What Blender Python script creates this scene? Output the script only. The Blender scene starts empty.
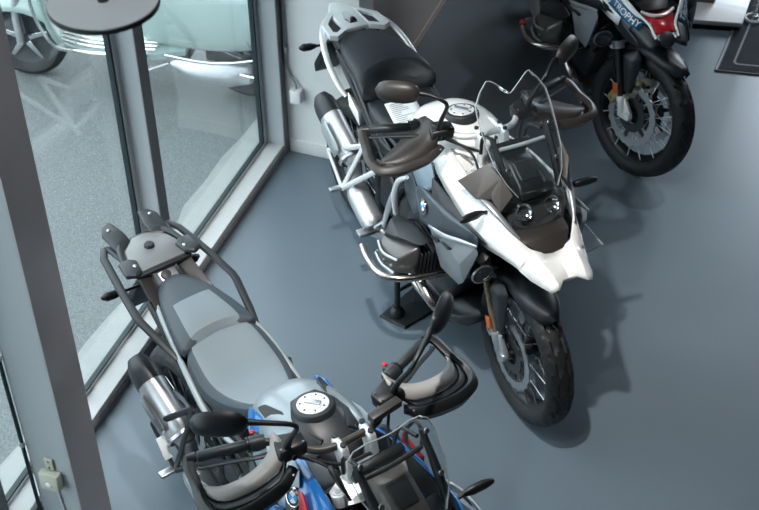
import bpy, bmesh, math, random
from mathutils import Vector, Matrix
from math import sin, cos, pi, radians as R
random.seed(7)
SC = bpy.context.scene
COL = SC.collection

# ------------------------------------------------------------------ camera
cam_d = bpy.data.cameras.new('camera')
cam = bpy.data.objects.new('camera', cam_d)
COL.objects.link(cam)
DEP, ROLL, FPX, CH = 0.7200006, -0.0119544, 1361.46, 4.18476
fw = Vector((0, cos(DEP), -sin(DEP))); rt = Vector((1, 0, 0)); up = rt.cross(fw)
rt2 = rt*cos(ROLL) + up*sin(ROLL); up2 = -rt*sin(ROLL) + up*cos(ROLL)
m = Matrix((rt2, up2, -fw)).transposed().to_4x4()
m.translation = (0, 0, CH)
cam.matrix_world = m
cam_d.sensor_width = 36; cam_d.lens = FPX*36/759
cam_d.clip_end = 200
cam_d.dof.use_dof = True; cam_d.dof.focus_distance = 4.7; cam_d.dof.aperture_fstop = 6.3
SC.camera = cam

# ------------------------------------------------------------------ light
SC.view_settings.view_transform = 'Standard'; SC.view_settings.look = 'None'
SC.view_settings.gamma = 1; SC.view_settings.use_curve_mapping = False
SC.view_settings.exposure = 0.0
w = bpy.data.worlds.new('world'); SC.world = w; w.use_nodes = True
nt = w.node_tree; bg = nt.nodes['Background']
bg.inputs['Color'].default_value = (0.80, 0.91, 0.97, 1); bg.inputs['Strength'].default_value = 4.7

def spot(name, loc, target, power, color, size=70, radius=.12, blend=.6):
    d = bpy.data.lights.new(name, 'SPOT'); d.energy = power; d.color = color
    d.spot_size = R(size); d.spot_blend = blend; d.shadow_soft_size = radius
    o = bpy.data.objects.new(name, d); COL.objects.link(o); o.location = loc
    o.rotation_euler = (Vector(target)-Vector(loc)).to_track_quat('-Z', 'Y').to_euler()
    return o
def area(name, loc, target, power, color, sx, sy):
    d = bpy.data.lights.new(name, 'AREA'); d.energy = power; d.color = color
    d.spread = R(60); d.shape = 'RECTANGLE'; d.size = sx; d.size_y = sy
    o = bpy.data.objects.new(name, d); COL.objects.link(o); o.location = loc
    o.rotation_euler = (Vector(target)-Vector(loc)).to_track_quat('-Z', 'Y').to_euler()
    return o
spot('ceiling_spot_white', (-0.20, 2.85, 3.9), (0.28, 3.75, 0.0), 400, (1, .97, .93), 54, .05, .85)
spot('ceiling_spot_far', (3.1, 6.3, 4.9), (1.95, 5.6, 0.2), 230, (.92, .96, 1), 40, .08)
spot('ceiling_spot_near', (-0.6, 1.9, 5.0), (-0.1, 3.0, 0.5), 120, (1, .95, .9), 60, .08)
spot('ceiling_spot_right', (2.6, 3.0, 5.0), (1.5, 3.7, 0.0), 60, (1, .66, .60), 30, .08, 1)
area('far_window_light', (4.6, 10.0, 2.6), (1.9, 5.2, 0), 30, (.78, .90, 1.0), 2.4, 2.2)
spot('wall_washer', (.75, 6.3, 3.4), (.18, 6.9, .7), 45, (1, .86, .76), 34, .05, .8)

# ------------------------------------------------------------------ materials
def mat(name, col, rough=.5, metal=0, bump=0, bscale=60, spec=.5, coat=0, vary=0, vscale=8, aniso=0):
    m = bpy.data.materials.new(name); m.use_nodes = True
    nt = m.node_tree; b = nt.nodes['Principled BSDF']
    b.inputs['Base Color'].default_value = (*col, 1); b.inputs['Roughness'].default_value = rough
    b.inputs['Metallic'].default_value = metal; b.inputs['Specular IOR Level'].default_value = spec
    if coat: b.inputs['Coat Weight'].default_value = coat; b.inputs['Coat Roughness'].default_value = .05
    tc = nt.nodes.new('ShaderNodeTexCoord')
    n = nt.nodes.new('ShaderNodeTexNoise'); n.inputs['Scale'].default_value = vscale; n.inputs['Detail'].default_value = 5
    nt.links.new(tc.outputs['Object'], n.inputs['Vector'])
    mr = nt.nodes.new('ShaderNodeMapRange')
    mr.inputs['To Min'].default_value = max(.02, rough*.85); mr.inputs['To Max'].default_value = min(1, rough*1.15)
    nt.links.new(n.outputs['Fac'], mr.inputs['Value']); nt.links.new(mr.outputs['Result'], b.inputs['Roughness'])
    if vary:
        mx = nt.nodes.new('ShaderNodeMix'); mx.data_type = 'RGBA'
        mx.inputs[6].default_value = (*[c*(1-vary) for c in col], 1); mx.inputs[7].default_value = (*[min(1, c*(1+vary)) for c in col], 1)
        nt.links.new(n.outputs['Fac'], mx.inputs[0]); nt.links.new(mx.outputs[2], b.inputs['Base Color'])
    if bump:
        n2 = nt.nodes.new('ShaderNodeTexNoise'); n2.inputs['Scale'].default_value = bscale; n2.inputs['Detail'].default_value = 4
        nt.links.new(tc.outputs['Object'], n2.inputs['Vector'])
        bp = nt.nodes.new('ShaderNodeBump'); bp.inputs['Strength'].default_value = bump; bp.inputs['Distance'].default_value = .002
        nt.links.new(n2.outputs['Fac'], bp.inputs['Height']); nt.links.new(bp.outputs['Normal'], b.inputs['Normal'])
    return m
def glass_mat(name, tint=(1, 1, 1), ior=1.45, rough=.02, body=0, bodycol=(.6, .65, .7)):
    m = bpy.data.materials.new(name); m.use_nodes = True
    nt = m.node_tree; nt.nodes.clear()
    out = nt.nodes.new('ShaderNodeOutputMaterial'); tr = nt.nodes.new('ShaderNodeBsdfTransparent')
    tr.inputs['Color'].default_value = (*tint, 1)
    gl = nt.nodes.new('ShaderNodeBsdfGlossy'); gl.inputs['Roughness'].default_value = rough
    ge = nt.nodes.new('ShaderNodeNewGeometry'); dp = nt.nodes.new('ShaderNodeVectorMath'); dp.operation = 'DOT_PRODUCT'
    nt.links.new(ge.outputs['Incoming'], dp.inputs[0]); nt.links.new(ge.outputs['Normal'], dp.inputs[1])
    def mth(op, a, b=None):
        n = nt.nodes.new('ShaderNodeMath'); n.operation = op
        for i, v in enumerate((a, b)):
            if v is None: continue
            if isinstance(v, (int, float)): n.inputs[i].default_value = v
            else: nt.links.new(v, n.inputs[i])
        return n.outputs[0]
    f0 = ((ior-1)/(ior+1))**2
    # Fresnel reflectance of a thin sheet (Schlick), the same from both sides
    fres = mth('ADD', mth('MULTIPLY', mth('POWER', mth('SUBTRACT', 1.0, mth('ABSOLUTE', dp.outputs['Value'])), 5.0), 1-f0), f0)
    mx = nt.nodes.new('ShaderNodeMixShader')
    nt.links.new(fres, mx.inputs[0]); nt.links.new(tr.outputs[0], mx.inputs[1]); nt.links.new(gl.outputs[0], mx.inputs[2])
    last = mx
    if body:
        df = nt.nodes.new('ShaderNodeBsdfDiffuse'); df.inputs['Color'].default_value = (*bodycol, 1)
        m2 = nt.nodes.new('ShaderNodeMixShader'); m2.inputs[0].default_value = body
        nt.links.new(mx.outputs[0], m2.inputs[1]); nt.links.new(df.outputs[0], m2.inputs[2]); last = m2
    nt.links.new(last.outputs[0], out.inputs['Surface'])
    return m

M = dict(
 floor=mat('floor_epoxy', (.120, .158, .190), .30, 0, .04, 25, .5, vary=.05, vscale=2.2),
 brown_wall=mat('brown_wall_panel', (.50, .43, .39), .38, 0, .03, 10, vary=.06),
 white_wall=mat('white_wall_paint', (.72, .74, .74), .75, 0, .08, 120),
 dark_wall=mat('dark_wall_paint', (.035, .04, .045), .7),
 frame=mat('window_frame_paint', (.42, .455, .48), .35, 0, .02),
 frame_white=mat('sill_paint', (.50, .51, .51), .4),
 frame_dark=mat('frame_shade_dark', (.13, .125, .135), .4),  # darker copy of the frame paint, shade of room-side faces put into colour
 gasket=mat('rubber_gasket', (.015, .03, .035), .5),
 asphalt=mat('asphalt', (.150, .165, .168), .9, 0, 1.0, 70, vary=.95, vscale=110),
 concrete=mat('concrete_apron', (.29, .305, .30), .9, 0, .6, 60, vary=.12, vscale=14),
 mat_floor=mat('mat_carpet', (.010, .017, .022), .95, 0, .5, 400),
 mat_line=mat('mat_grey_line', (.25, .27, .29), .9),
 white_gloss=mat('white_gloss', (.80, .81, .80), .25, coat=.3),
 paint_white=mat('white_bike_paint', (.82, .82, .80), .22, coat=.6),
 paint_grey=mat('grey_metallic_paint', (.22, .265, .29), .33, .25, coat=.3),
 paint_blue=mat('blue_bike_paint', (.012, .13, .40), .22, coat=.6),
 paint_deepblue=mat('navy_bike_paint', (.01, .06, .16), .3, coat=.4),
 paint_red=mat('red_bike_paint', (.55, .02, .03), .28, coat=.5),
 steelgrey=mat('satin_steel_grey_panel', (.085, .105, .125), .36, .35),
 panelsilver=mat('silver_panel', (.30, .33, .355), .33, .5),
 black=mat('black_plastic', (.006, .0075, .009), .42, 0, .15, 200),
 black_satin=mat('black_satin_plastic', (.016, .020, .024), .42, 0, .1, 200),
 brownblack=mat('graphite_plastic', (.030, .026, .024), .42, 0, .1, 200),
 charcoal=mat('charcoal_plastic', (.018, .022, .026), .45),
 insert=mat('grey_insert', (.27, .26, .25), .45),
 rubber=mat('tyre_rubber', (.007, .008, .009), .6, 0, .3, 90),
 rim=mat('black_rim', (.008, .01, .012), .3, .4),
 steel=mat('brushed_steel', (.50, .51, .53), .32, 1),
 steel_warm=mat('stainless_tube', (.50, .46, .43), .26, 1),
 alu=mat('cast_aluminium', (.52, .54, .56), .38, .8),
 alu_white=mat('bright_aluminium', (.74, .76, .77), .35, .3),
 engine=mat('engine_case', (.045, .05, .055), .4, .5),
 knee=mat('pale_blue_grey_paint', (.33, .42, .49), .3, coat=.3),
 wing=mat('wing_graphite', (.10, .088, .080), .42),
 muffler=mat('muffler_metal', (.55, .57, .59), .40, .75),
 gold=mat('gold_caliper', (.42, .36, .17), .35, .6),
 bronze=mat('bronze_fork_tube', (.34, .27, .18), .28, .8),
 orange=mat('orange_reflector', (.45, .10, .03), .3),
 red=mat('red_plastic', (.6, .02, .03), .3),
 seat_black=mat('black_seat_vinyl', (.014, .018, .023), .5, 0, .25, 260),
 seat_grey=mat('grey_seat_vinyl', (.155, .19, .215), .52, 0, .25, 260),
 seat_dark=mat('dark_seat_vinyl', (.038, .052, .066), .5, 0, .25, 260),
 paper=mat('paper', (.70, .74, .76), .8),
 ink=mat('ink', (.12, .13, .14), .8),
 mirror=mat('mirror_glass', (.7, .7, .7), .03, 1),
 mint=mat('mint_scooter_paint', (.32, .41, .395), .22, coat=.6),
 chrome=mat('chrome', (.75, .76, .77), .12, 1),
 cream=mat('cream_plastic', (.55, .56, .47), .5),
 white_plastic=mat('white_plastic', (.75, .76, .76), .5),
 lamp=mat('grey_lamp_metal', (.42, .49, .54), .5, 0, .05, 30, vary=.05),
 base_black=mat('black_steel_base', (.03, .034, .038), .38, .3, .3, 40, vary=.3),
 lens=glass_mat('clear_lens', (.9, .93, .95), 1.5, .03, .05),
 glass=glass_mat('window_glass', (.95, .97, .97), 1.5, .01, .02, (.45, .5, .52)),
 screen=glass_mat('smoked_windscreen', (.86, .89, .90), 1.45, .02, .012, (.5, .52, .54)),
 acrylic=glass_mat('clear_acrylic', (.9, .92, .93), 1.5, .03, .13, (.6, .65, .7)),
 tft=mat('tft_screen', (.01, .012, .015), .12),
)

# ------------------------------------------------------------------ mesh tools
def catmull(pts, n=6):
    pts = [Vector(p) for p in pts]
    if len(pts) < 3: return pts
    out = []
    P = [pts[0]*2-pts[1]] + pts + [pts[-1]*2-pts[-2]]
    for i in range(1, len(P)-2):
        a, b, c, d = P[i-1:i+3]
        for k in range(n):
            t = k/n
            out.append(.5*((2*b)+(c-a)*t+(2*a-5*b+4*c-d)*t*t+(3*b-a-3*c+d)*t**3))
    out.append(pts[-1]); return out
class MB:
    def __init__(s): s.bm = bmesh.new()
    def tube(s, pts, r, n=10, smooth=0, cap=True, flat=None):
        if smooth:
            m0 = len(pts); pts = catmull(pts, smooth)
            if isinstance(r, (list, tuple)):
                rr = []
                for i in range(len(pts)):
                    t = i/(len(pts)-1)*(m0-1); k = min(int(t), m0-2); rr.append(r[k]*(1-(t-k))+r[k+1]*(t-k))
                r = rr
        pts = [Vector(p) for p in pts]
        if not isinstance(r, (list, tuple)): r = [r]*len(pts)
        rings = []; ref = None
        for i, p in enumerate(pts):
            d = (pts[min(i+1, len(pts)-1)]-pts[max(i-1, 0)]).normalized()
            if ref is None:
                ref = Vector((0, 0, 1)) if abs(d.z) < .9 else Vector((1, 0, 0))
            a = (ref - d*ref.dot(d)).normalized(); ref = a; b = d.cross(a)
            fa, fb = flat if flat else (1, 1)
            rings.append([s.bm.verts.new(p+a*cos(2*pi*k/n)*r[i]*fa+b*sin(2*pi*k/n)*r[i]*fb) for k in range(n)])
        s._skin(rings, cap); return s
    def _skin(s, rings, cap=True, closed=True, mi=None):
        for j, (A, B) in enumerate(zip(rings, rings[1:])):
            n = len(A)
            for k in range(n if closed else n-1):
                try:
                    f = s.bm.faces.new((A[k], A[(k+1) % n], B[(k+1) % n], B[k]))
                    if mi: f.material_index = mi(j, k)
                except ValueError: pass
        if cap:
            for rg in (rings[0], rings[-1]):
                try: s.bm.faces.new(rg)
                except ValueError: pass
    def loft(s, rings, cap=True, closed=True, mi=None):
        s._skin([[s.bm.verts.new(p) for p in rg] for rg in rings], cap, closed, mi); return s
    def hull(s, pts, bevel=0, seg=2):
        b = bmesh.new()
        for p in pts: b.verts.new(p)
        r = bmesh.ops.convex_hull(b, input=b.verts)
        dead = [v for v in b.verts if not v.link_faces]
        bmesh.ops.delete(b, geom=dead, context='VERTS')
        bmesh.ops.dissolve_limit(b, angle_limit=R(4), verts=b.verts, edges=b.edges)
        if bevel: bmesh.ops.bevel(b, geom=b.edges[:]+b.verts[:], offset=bevel, segments=seg, affect='EDGES', profile=.5, clamp_overlap=True)
        s._merge(b); return s
    def _merge(s, b):
        me = bpy.data.meshes.new('tmp'); b.to_mesh(me); b.free(); s.bm.from_mesh(me); bpy.data.meshes.remove(me)
    def box(s, c, size, rot=None, bevel=0):
        c = Vector(c); h = Vector(size)/2; pts = []
        for i in (-1, 1):
            for j in (-1, 1):
                for k in (-1, 1):
                    p = Vector((i*h.x, j*h.y, k*h.z))
                    if rot is not None: p = rot @ p
                    pts.append(c+p)
        return s.hull(pts, bevel)
    def lathe(s, prof, c, axis=(0, 1, 0), n=48, closed=False):
        """prof: list of (radius, offset along axis)"""
        ax = Vector(axis).normalized(); ref = Vector((0, 0, 1)) if abs(ax.z) < .9 else Vector((1, 0, 0))
        a = (ref-ax*ref.dot(ax)).normalized(); b = ax.cross(a); c = Vector(c)
        rings = [[s.bm.verts.new(c+ax*o+(a*cos(2*pi*k/n)+b*sin(2*pi*k/n))*max(r, 1e-5)) for k in range(n)] for r, o in prof]
        if closed: rings.append(rings[0])
        s._skin(rings, cap=False)
        return s
    def poly(s, pts, thick, nrm=None):
        """planar-ish outline extruded by thick along nrm"""
        pts = [Vector(p) for p in pts]
        if nrm is None:
            nrm = Vector((0, 0, 0))
            for i in range(len(pts)): nrm += pts[i].cross(pts[(i+1) % len(pts)])
        nrm = Vector(nrm).normalized()
        A = [s.bm.verts.new(p+nrm*thick/2) for p in pts]; B = [s.bm.verts.new(p-nrm*thick/2) for p in pts]
        n = len(pts)
        s.bm.faces.new(A); s.bm.faces.new(B[::-1])
        for k in range(n): s.bm.faces.new((A[k], B[k], B[(k+1) % n], A[(k+1) % n]))
        return s
    def grid(s, rows):
        V_ = [[s.bm.verts.new(p) for p in r] for r in rows]
        for A, B in zip(V_, V_[1:]):
            for k in range(len(A)-1): s.bm.faces.new((A[k], A[k+1], B[k+1], B[k]))
        return s
    def xf(s, fn):
        for v in s.bm.verts: v.co = fn(v.co)
        return s
    def build(s, name, m, parent=None, smooth=True, solid=0, sub=0, bevel=0, angle=38, offset=0):
        bmesh.ops.remove_doubles(s.bm, verts=s.bm.verts, dist=1e-6)
        bmesh.ops.recalc_face_normals(s.bm, faces=s.bm.faces)
        me = bpy.data.meshes.new(name); s.bm.to_mesh(me); s.bm.free()
        for mm in (m if isinstance(m, (list, tuple)) else [m]): me.materials.append(mm)
        if smooth:
            for p in me.polygons: p.use_smooth = True
            me.set_sharp_from_angle(angle=R(angle))
        o = bpy.data.objects.new(name, me); COL.objects.link(o)
        if parent: o.parent = parent
        if solid:
            md = o.modifiers.new('solid', 'SOLIDIFY'); md.thickness = solid; md.offset = offset
        if sub:
            md = o.modifiers.new('sub', 'SUBSURF'); md.levels = md.render_levels = sub
        if bevel:
            md = o.modifiers.new('bev', 'BEVEL'); md.width = bevel; md.segments = 2; md.limit_method = 'ANGLE'
        return o
def empty(name, loc, rz=0, rx=0):
    o = bpy.data.objects.new(name, None); COL.objects.link(o); o.location = loc
    o.rotation_euler = (rx, 0, rz); o.empty_display_size = .1; return o
def tag(o, label=None, cat=None, group=None, kind=None):
    if label: o['label'] = label
    if cat: o['category'] = cat
    if group: o['group'] = group
    if kind: o['kind'] = kind
    return o
def text(name, s, size, mtx, m, parent, depth=.0006):
    c = bpy.data.curves.new('t', 'FONT'); c.body = s; c.size = size; c.extrude = depth
    c.align_x = 'CENTER'; c.align_y = 'CENTER'
    t = bpy.data.objects.new('t', c); COL.objects.link(t)
    dg = bpy.context.evaluated_depsgraph_get(); me = bpy.data.meshes.new_from_object(t.evaluated_get(dg))
    bpy.data.objects.remove(t); me.transform(mtx); me.materials.clear(); me.materials.append(m)
    o = bpy.data.objects.new(name, me); COL.objects.link(o); o.parent = parent
    return o
def frame_mtx(origin, xdir, ydir):
    x = Vector(xdir).normalized(); z = x.cross(Vector(ydir)).normalized(); y = z.cross(x)
    mm = Matrix((x, y, z)).transposed().to_4x4(); mm.translation = origin; return mm

# ------------------------------------------------------------------ the room
# window wall frame: origin A, u along the glass, d into the room
A0 = Vector((-1.156, 3.710, 0)); U = Vector((.3503, .9366, 0)).normalized(); N = Vector((U.y, -U.x, 0))
def W3(u, d, z): return A0 + U*u + N*d + Vector((0, 0, z))
def wbox(mb, u0, u1, d0, d1, z0, z1, bevel=0):
    return mb.hull([W3(u, d, z) for u in (u0, u1) for d in (d0, d1) for z in (z0, z1)], bevel)
def struct(name, mb, m, smooth=False, **k):
    o = mb.build(name, m, smooth=smooth, **k); o['kind'] = 'structure'; return o
mb = MB(); mb.poly([W3(-7, -.02, -.05), W3(9, -.02, -.05), W3(9, 8, -.05), W3(-7, 8, -.05)], .1, (0, 0, 1)); struct('floor', mb, M['floor'])
mb = MB(); mb.poly([W3(-14, -.27, -.07), W3(14, -.27, -.07), W3(14, -16, -.07), W3(-14, -16, -.07)], .1, (0, 0, 1)); struct('ground', mb, M['asphalt'])
mb = MB()
pts = []
for k in range(90):
    u = -10+k*.2; pts.append((u, -.27-.018*sin(u*5.1)-.012*sin(u*13.7+1)-.008*sin(u*29)))
top = [W3(u, -.021, -.012) for u, d in pts]; bot = [W3(u, d, -.014) for u, d in pts]
mb.grid([top, bot]); struct('trim_2', mb, M['concrete'], solid=.04, offset=-1)
# sill; a dark foot strip paints in the shadow on its front face
mb = MB(); wbox(mb, -7, 2.0, -.135, -.012, 0.012, .062, .003); sill = struct('window_sill', mb, M['frame_white'])
mb = MB(); wbox(mb, -7, 2.02, -.03, -.002, 0, .030); struct('trim_3', mb, M['frame_dark'])
# panes: each window is a frame with its glass
def window(i, u0, u1, z1=3.3):
    r = empty('window_%d' % i, W3((u0+u1)/2, -.12, .06)); r['kind'] = 'structure'
    inv = Matrix.Translation(-r.location)
    def loc(mb): return mb.xf(lambda c: inv @ c)
    mb = MB(); wbox(mb, u0+.01, u1-.01, -.123, -.117, .07, z1); loc(mb).build('pane', M['glass'], r, smooth=False)
    mb = MB()
    g = .022
    wbox(mb, u0, u0+g, -.130, -.098, .062, z1); wbox(mb, u1-g, u1, -.130, -.098, .062, z1)
    wbox(mb, u0, u1, -.130, -.098, .062, .062+g*.6); wbox(mb, u0, u1, -.13, -.098, z1-g, z1)
    loc(mb).build('window_frame', M['frame'], r, smooth=False)
    mb = MB(); g2 = .012
    wbox(mb, u0+g, u0+g+g2, -.126, -.104, .075, z1-g); wbox(mb, u1-g-g2, u1-g, -.126, -.104, .075, z1-g)
    wbox(mb, u0+g, u1-g, -.126, -.104, .0755, .083)
    loc(mb).build('gasket', M['gasket'], r, smooth=False)
    return r
window(1, .80, 1.955)
window(2, -.585, .725)
window(3, -1.5, -.655)
window(4, -2.8, -1.56); window(5, -4.1, -2.86); window(6, -5.4, -4.16)
def post(name, u0, u1, d0, d1, z1=3.4, m0='frame', m1='frame_dark', z0=.0):
    r = empty(name, W3((u0+u1)/2, d1, 0)); r['kind'] = 'structure'; inv = Matrix.Translation(-r.location)
    mb = MB(); wbox(mb, u0, u1, d0, d1-.006, z0, z1, .002); mb.xf(lambda c: inv @ c).build('post_body', M[m0], r, smooth=False)
    mb = MB(); wbox(mb, u0-.001, u1+.001, d1-.0059, d1, z0+.001, z1, .002); mb.xf(lambda c: inv @ c).build('post_face', M[m1], r, smooth=False)
    return r
post('trim_4', .73, .795, -.125, -.012)
post('trim_5', 1.96, 2.012, -.135, .0)  # dark room-side face stands in for the shadow gap beside the jamb
post('trim_9', -.65, -.59, -.125, -.012); post('trim_6', -1.56, -1.5, -.125, -.012); post('trim_7', -2.86, -2.8, -.125, -.012); post('trim_8', -4.16, -4.1, -.125, -.012)
M['pier_face'] = mat('pier_brown_grey', (.50, .465, .47), .3, vary=.08)
post('trim_1', -.527, -.358, .088, .262, 5.4, 'frame', 'pier_face')
mb = MB(); wbox(mb, -7, 2.01, -.14, .0, 3.4, 5.4); struct('wall_window', mb, M['white_wall'])
mb = MB(); wbox(mb, 2.018, 2.20, -.14, .395, 0, 5.4); struct('wall_back', mb, M['white_wall'])
mb = MB(); wbox(mb, 2.006, 2.0175, .004, .397, 0, .075, .002); struct('baseboard_back', mb, M['white_wall'])
mb = MB(); wbox(mb, 2.2, 9, .10, .29, 0, 5.4); struct('wall_left', mb, M['brown_wall'])
mb = MB(); wbox(mb, 2.2, 9, .2905, .302, 0, .05, .002); struct('baseboard_left', mb, mat('brown_baseboard', (.55, .49, .45), .4))
mb = MB(); wbox(mb, 9, 9.1, .1, 8, 0, 5.4); struct('wall_far', mb, M['dark_wall'])
mb = MB(); wbox(mb, -7, 9, 8, 8.1, 0, 5.4); struct('wall_right', mb, M['dark_wall'])
mb = MB(); wbox(mb, -7.1, -7, -.14, 8, 0, 5.4); struct('wall_near', mb, M['dark_wall'])
mb = MB(); wbox(mb, -7, 9, -.14, 8, 5.4, 5.5); struct('ceiling', mb, mat('ceiling_paint', (.16, .17, .18), .9))

# conduit and junction box by the corner
c = W3(1.998, .062, 0)
r = empty('junction_box', W3(2.0, .066, .32)); tag(r, 'small white junction box with conduit on the wall in the window corner', 'junction box')
inv = Matrix.Translation(-r.location)
mb = MB(); wbox(mb, 1.968, 2.0178, .035, .092, .325, .40, .006); mb.xf(lambda c: inv @ c).build('box', M['white_plastic'], r)
mb = MB(); mb.tube([W3(2.004, .012, 2.2), W3(2.004, .012, .52), W3(2.004, .03, .46), W3(2.0, .058, .43), W3(1.998, .062, .395)], .006, 8)
mb.xf(lambda c: inv @ c).build('conduit', M['steel'], r)
mb = MB(); wbox(mb, 1.995, 2.0178, .004, .02, .60, .63, .002); mb.xf(lambda c: inv @ c).build('clip', M['steel'], r)
# detector on the side of the pier
def pierpt(d, z, o=0): return W3(-.5285-o, d+.040, z+.025)
r = empty('door_sensor', pierpt(.1, .12)); tag(r, 'cream plastic sensor box mounted low on the side of the window pier', 'sensor')
inv = Matrix.Translation(-r.location); L_ = lambda mb: mb.xf(lambda c: inv @ c)
mb = MB(); mb.hull([pierpt(d, z, o) for d in (.095, .172) for z in (.315, .395) for o in (0, .03)] + [pierpt(d, .318, .036) for d in (.10, .167)], .006); L_(mb).build('housing', M['cream'], r)
mb = MB(); mb.lathe([(0.0, .006), (.008, .0055), (.012, .003), (.013, 0)], pierpt(.133, .345, .034), -U, 20); L_(mb).build('lens', M['white_plastic'], r)
mb = MB(); wbox(mb, -.537, -.5285, .158, .190, .425, .485, .003); L_(mb).build('mount_plate', M['cream'], r)
mb = MB()
for z in (.415, .445): mb.lathe([(0, .002), (.004, .001), (.004, 0)], pierpt(.134, z, .009), -U, 12)
L_(mb).build('screw', M['base_black'], r)
mb = MB(); mb.tube([pierpt(.14, .32, .004), pierpt(.145, .2, .004), pierpt(.155, .1, .004), pierpt(.165, .01, .004)], .0035, 8, 4); L_(mb).build('cable', M['white_plastic'], r)


# pendant lamp disc near the top left
lc = Vector((-.538, 2.35, 2.8))
r = empty('pendant_lamp', lc); tag(r, 'round flat grey pendant lamp hanging in front of the window mullion', 'lamp')
MB().lathe([(0, .0), (.1085, 0), (.110, -.002), (.110, -.010), (.108, -.012), (.10, -.012), (.098, -.006), (0, -.006)], (0, 0, 0), (0, 0, 1), 96).build('lamp_disc', M['lamp'], r)
MB().lathe([(.1095, -.001), (.1112, -.002), (.1112, -.012), (.1092, -.013), (.1092, -.001)], (0, 0, 0), (0, 0, 1), 96).build('rim', M['base_black'], r)
MB().tube([(0, 0, 0), (0, 0, 2.6)], .003, 8).lathe([(0, .03), (.010, .03), (.012, .0), (0, 0)], (0, 0, 0), (0, 0, 1), 20).build('cord', M['base_black'], r)

# mat and white platform at the top right
mo = Vector((1.872, 6.279, 0)); mx = Vector((.978, -.20, 0)).normalized(); my = Vector((.40, .917, 0)).normalized()
def MP(a, b, z): return mo + mx*a + my*b + Vector((0, 0, z))
r = empty('floor_mat', mo); tag(r, 'black floor mat with thin grey border line beside the white platform', 'mat')
inv = Matrix.Translation(-mo)
mb = MB(); mb.poly([MP(0, 0, .004), MP(2.6, 0, .004), MP(2.6, 2.4, .004), MP(0, 2.4, .004)], .008, (0, 0, 1)).xf(lambda c: inv @ c).build('mat_body', M['mat_floor'], r, smooth=False)
mb = MB(); o_, i_ = .062, .074
pts = [(o_, 2.3), (o_, o_+.02), (o_+.02, o_), (2.5, o_)]; pti = [(i_, 2.3), (i_, i_+.016), (i_+.016, i_), (2.5, i_)]
mb.grid([[MP(a, b, .0086) for a, b in pts], [MP(a, b, .0086) for a, b in pti]]).xf(lambda c: inv @ c).build('border_line', M['mat_line'], r, smooth=False)
ed = MB(); ed.tube([MP(-.012, -.012, .004), MP(-.012, 2.4, .004)], .007, 8).tube([MP(-.012, -.012, .004), MP(2.6, -.012, .004)], .007, 8).xf(lambda c: inv @ c).build('edging', M['frame_dark'], r)
po = Vector((2.075, 6.66, 0)); px_ = Vector((-.985, .17, 0)).normalized(); py_ = Vector((.36, .933, 0)).normalized()
def PP(a, b, z): return po + px_*a + py_*b + Vector((0, 0, z))
r = empty('platform', po); tag(r, 'low white glossy platform standing behind the far motorcycle', 'platform')
inv2 = Matrix.Translation(-po)
MB().hull([PP(a, b, z) for a in (0, .78) for b in (0, 1.2) for z in (.032, .06)], .002).xf(lambda c: inv2 @ c).build('top_board', M['white_gloss'], r)
MB().hull([PP(a, b, z) for a in (.02, .76) for b in (.02, 1.18) for z in (.009, .032)]).xf(lambda c: inv2 @ c).build('plinth', M['base_black'], r)
q = empty('display_box', PP(.4, .3, .06)); tag(q, 'taupe box standing on the white platform', 'box'); inv3 = Matrix.Translation(-q.location)
taupe = mat('taupe_laminate', (.13, .12, .115), .4)
MB().hull([PP(a, b, z) for a in (.19, .66) for b in (.20, .7) for z in (.062, .7)], .004).xf(lambda c: inv3 @ c).build('box_body', taupe, q)
MB().lathe([(0, 0), (.016, 0), (.018, -.004), (.018, -.01)], PP(.245, .198, .15), -py_, 20).xf(lambda c: inv3 @ c).build('lock', M['frame_dark'], q)
# glass footed stand and tyre in the corner
g0 = Vector((2.17, 6.78, .0085))
r = empty('rope_stand', g0); tag(r, 'slim clear stand with a round glass foot at the top right corner', 'stand')
MB().lathe([(0, 0), (.05, 0), (.052, .006), (.045, .014), (.028, .018), (.024, .03), (0, .032)], (0, 0, 0), (0, 0, 1), 32).build('foot', M['acrylic'], r)
MB().lathe([(.040, .0152), (.046, .0165), (.050, .010), (.0525, .004), (.0535, .01), (.047, .0185), (.040, .0172), (.040, .0152)], (0, 0, 0), (0, 0, 1), 32).build('ring', M['white_plastic'], r)
MB().tube([(0, 0, .02), (0, 0, .9)], .012, 12).build('pole', M['acrylic'], r)
mb = MB(); mb.tube([(.014*cos(t*.9), .014*sin(t*.9), .03+t*.006) for t in range(0, 145)], .0035, 6).build('coil', M['white_plastic'], r)

# service pipe clipped to the rear edge of the column
r = empty('service_pipe', W3(-.535, .082, 0)); tag(r, 'thin dark pipe clipped to the window side edge of the brown faced column', 'pipe')
inv = Matrix.Translation(-r.location)
MB().tube([W3(-.535, .080, .0), W3(-.535, .080, 5.35)], .0075, 10).xf(lambda c: inv @ c).build('pipe', M['gasket'], r)
for z in (.10, .52, .95, 1.4, 1.9, 2.4):
    MB().tube([W3(-.535, .080, z), W3(-.535, .080, z+.02)], .0115, 12).xf(lambda c: inv @ c).build('clip', M['frame'], r)

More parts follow.
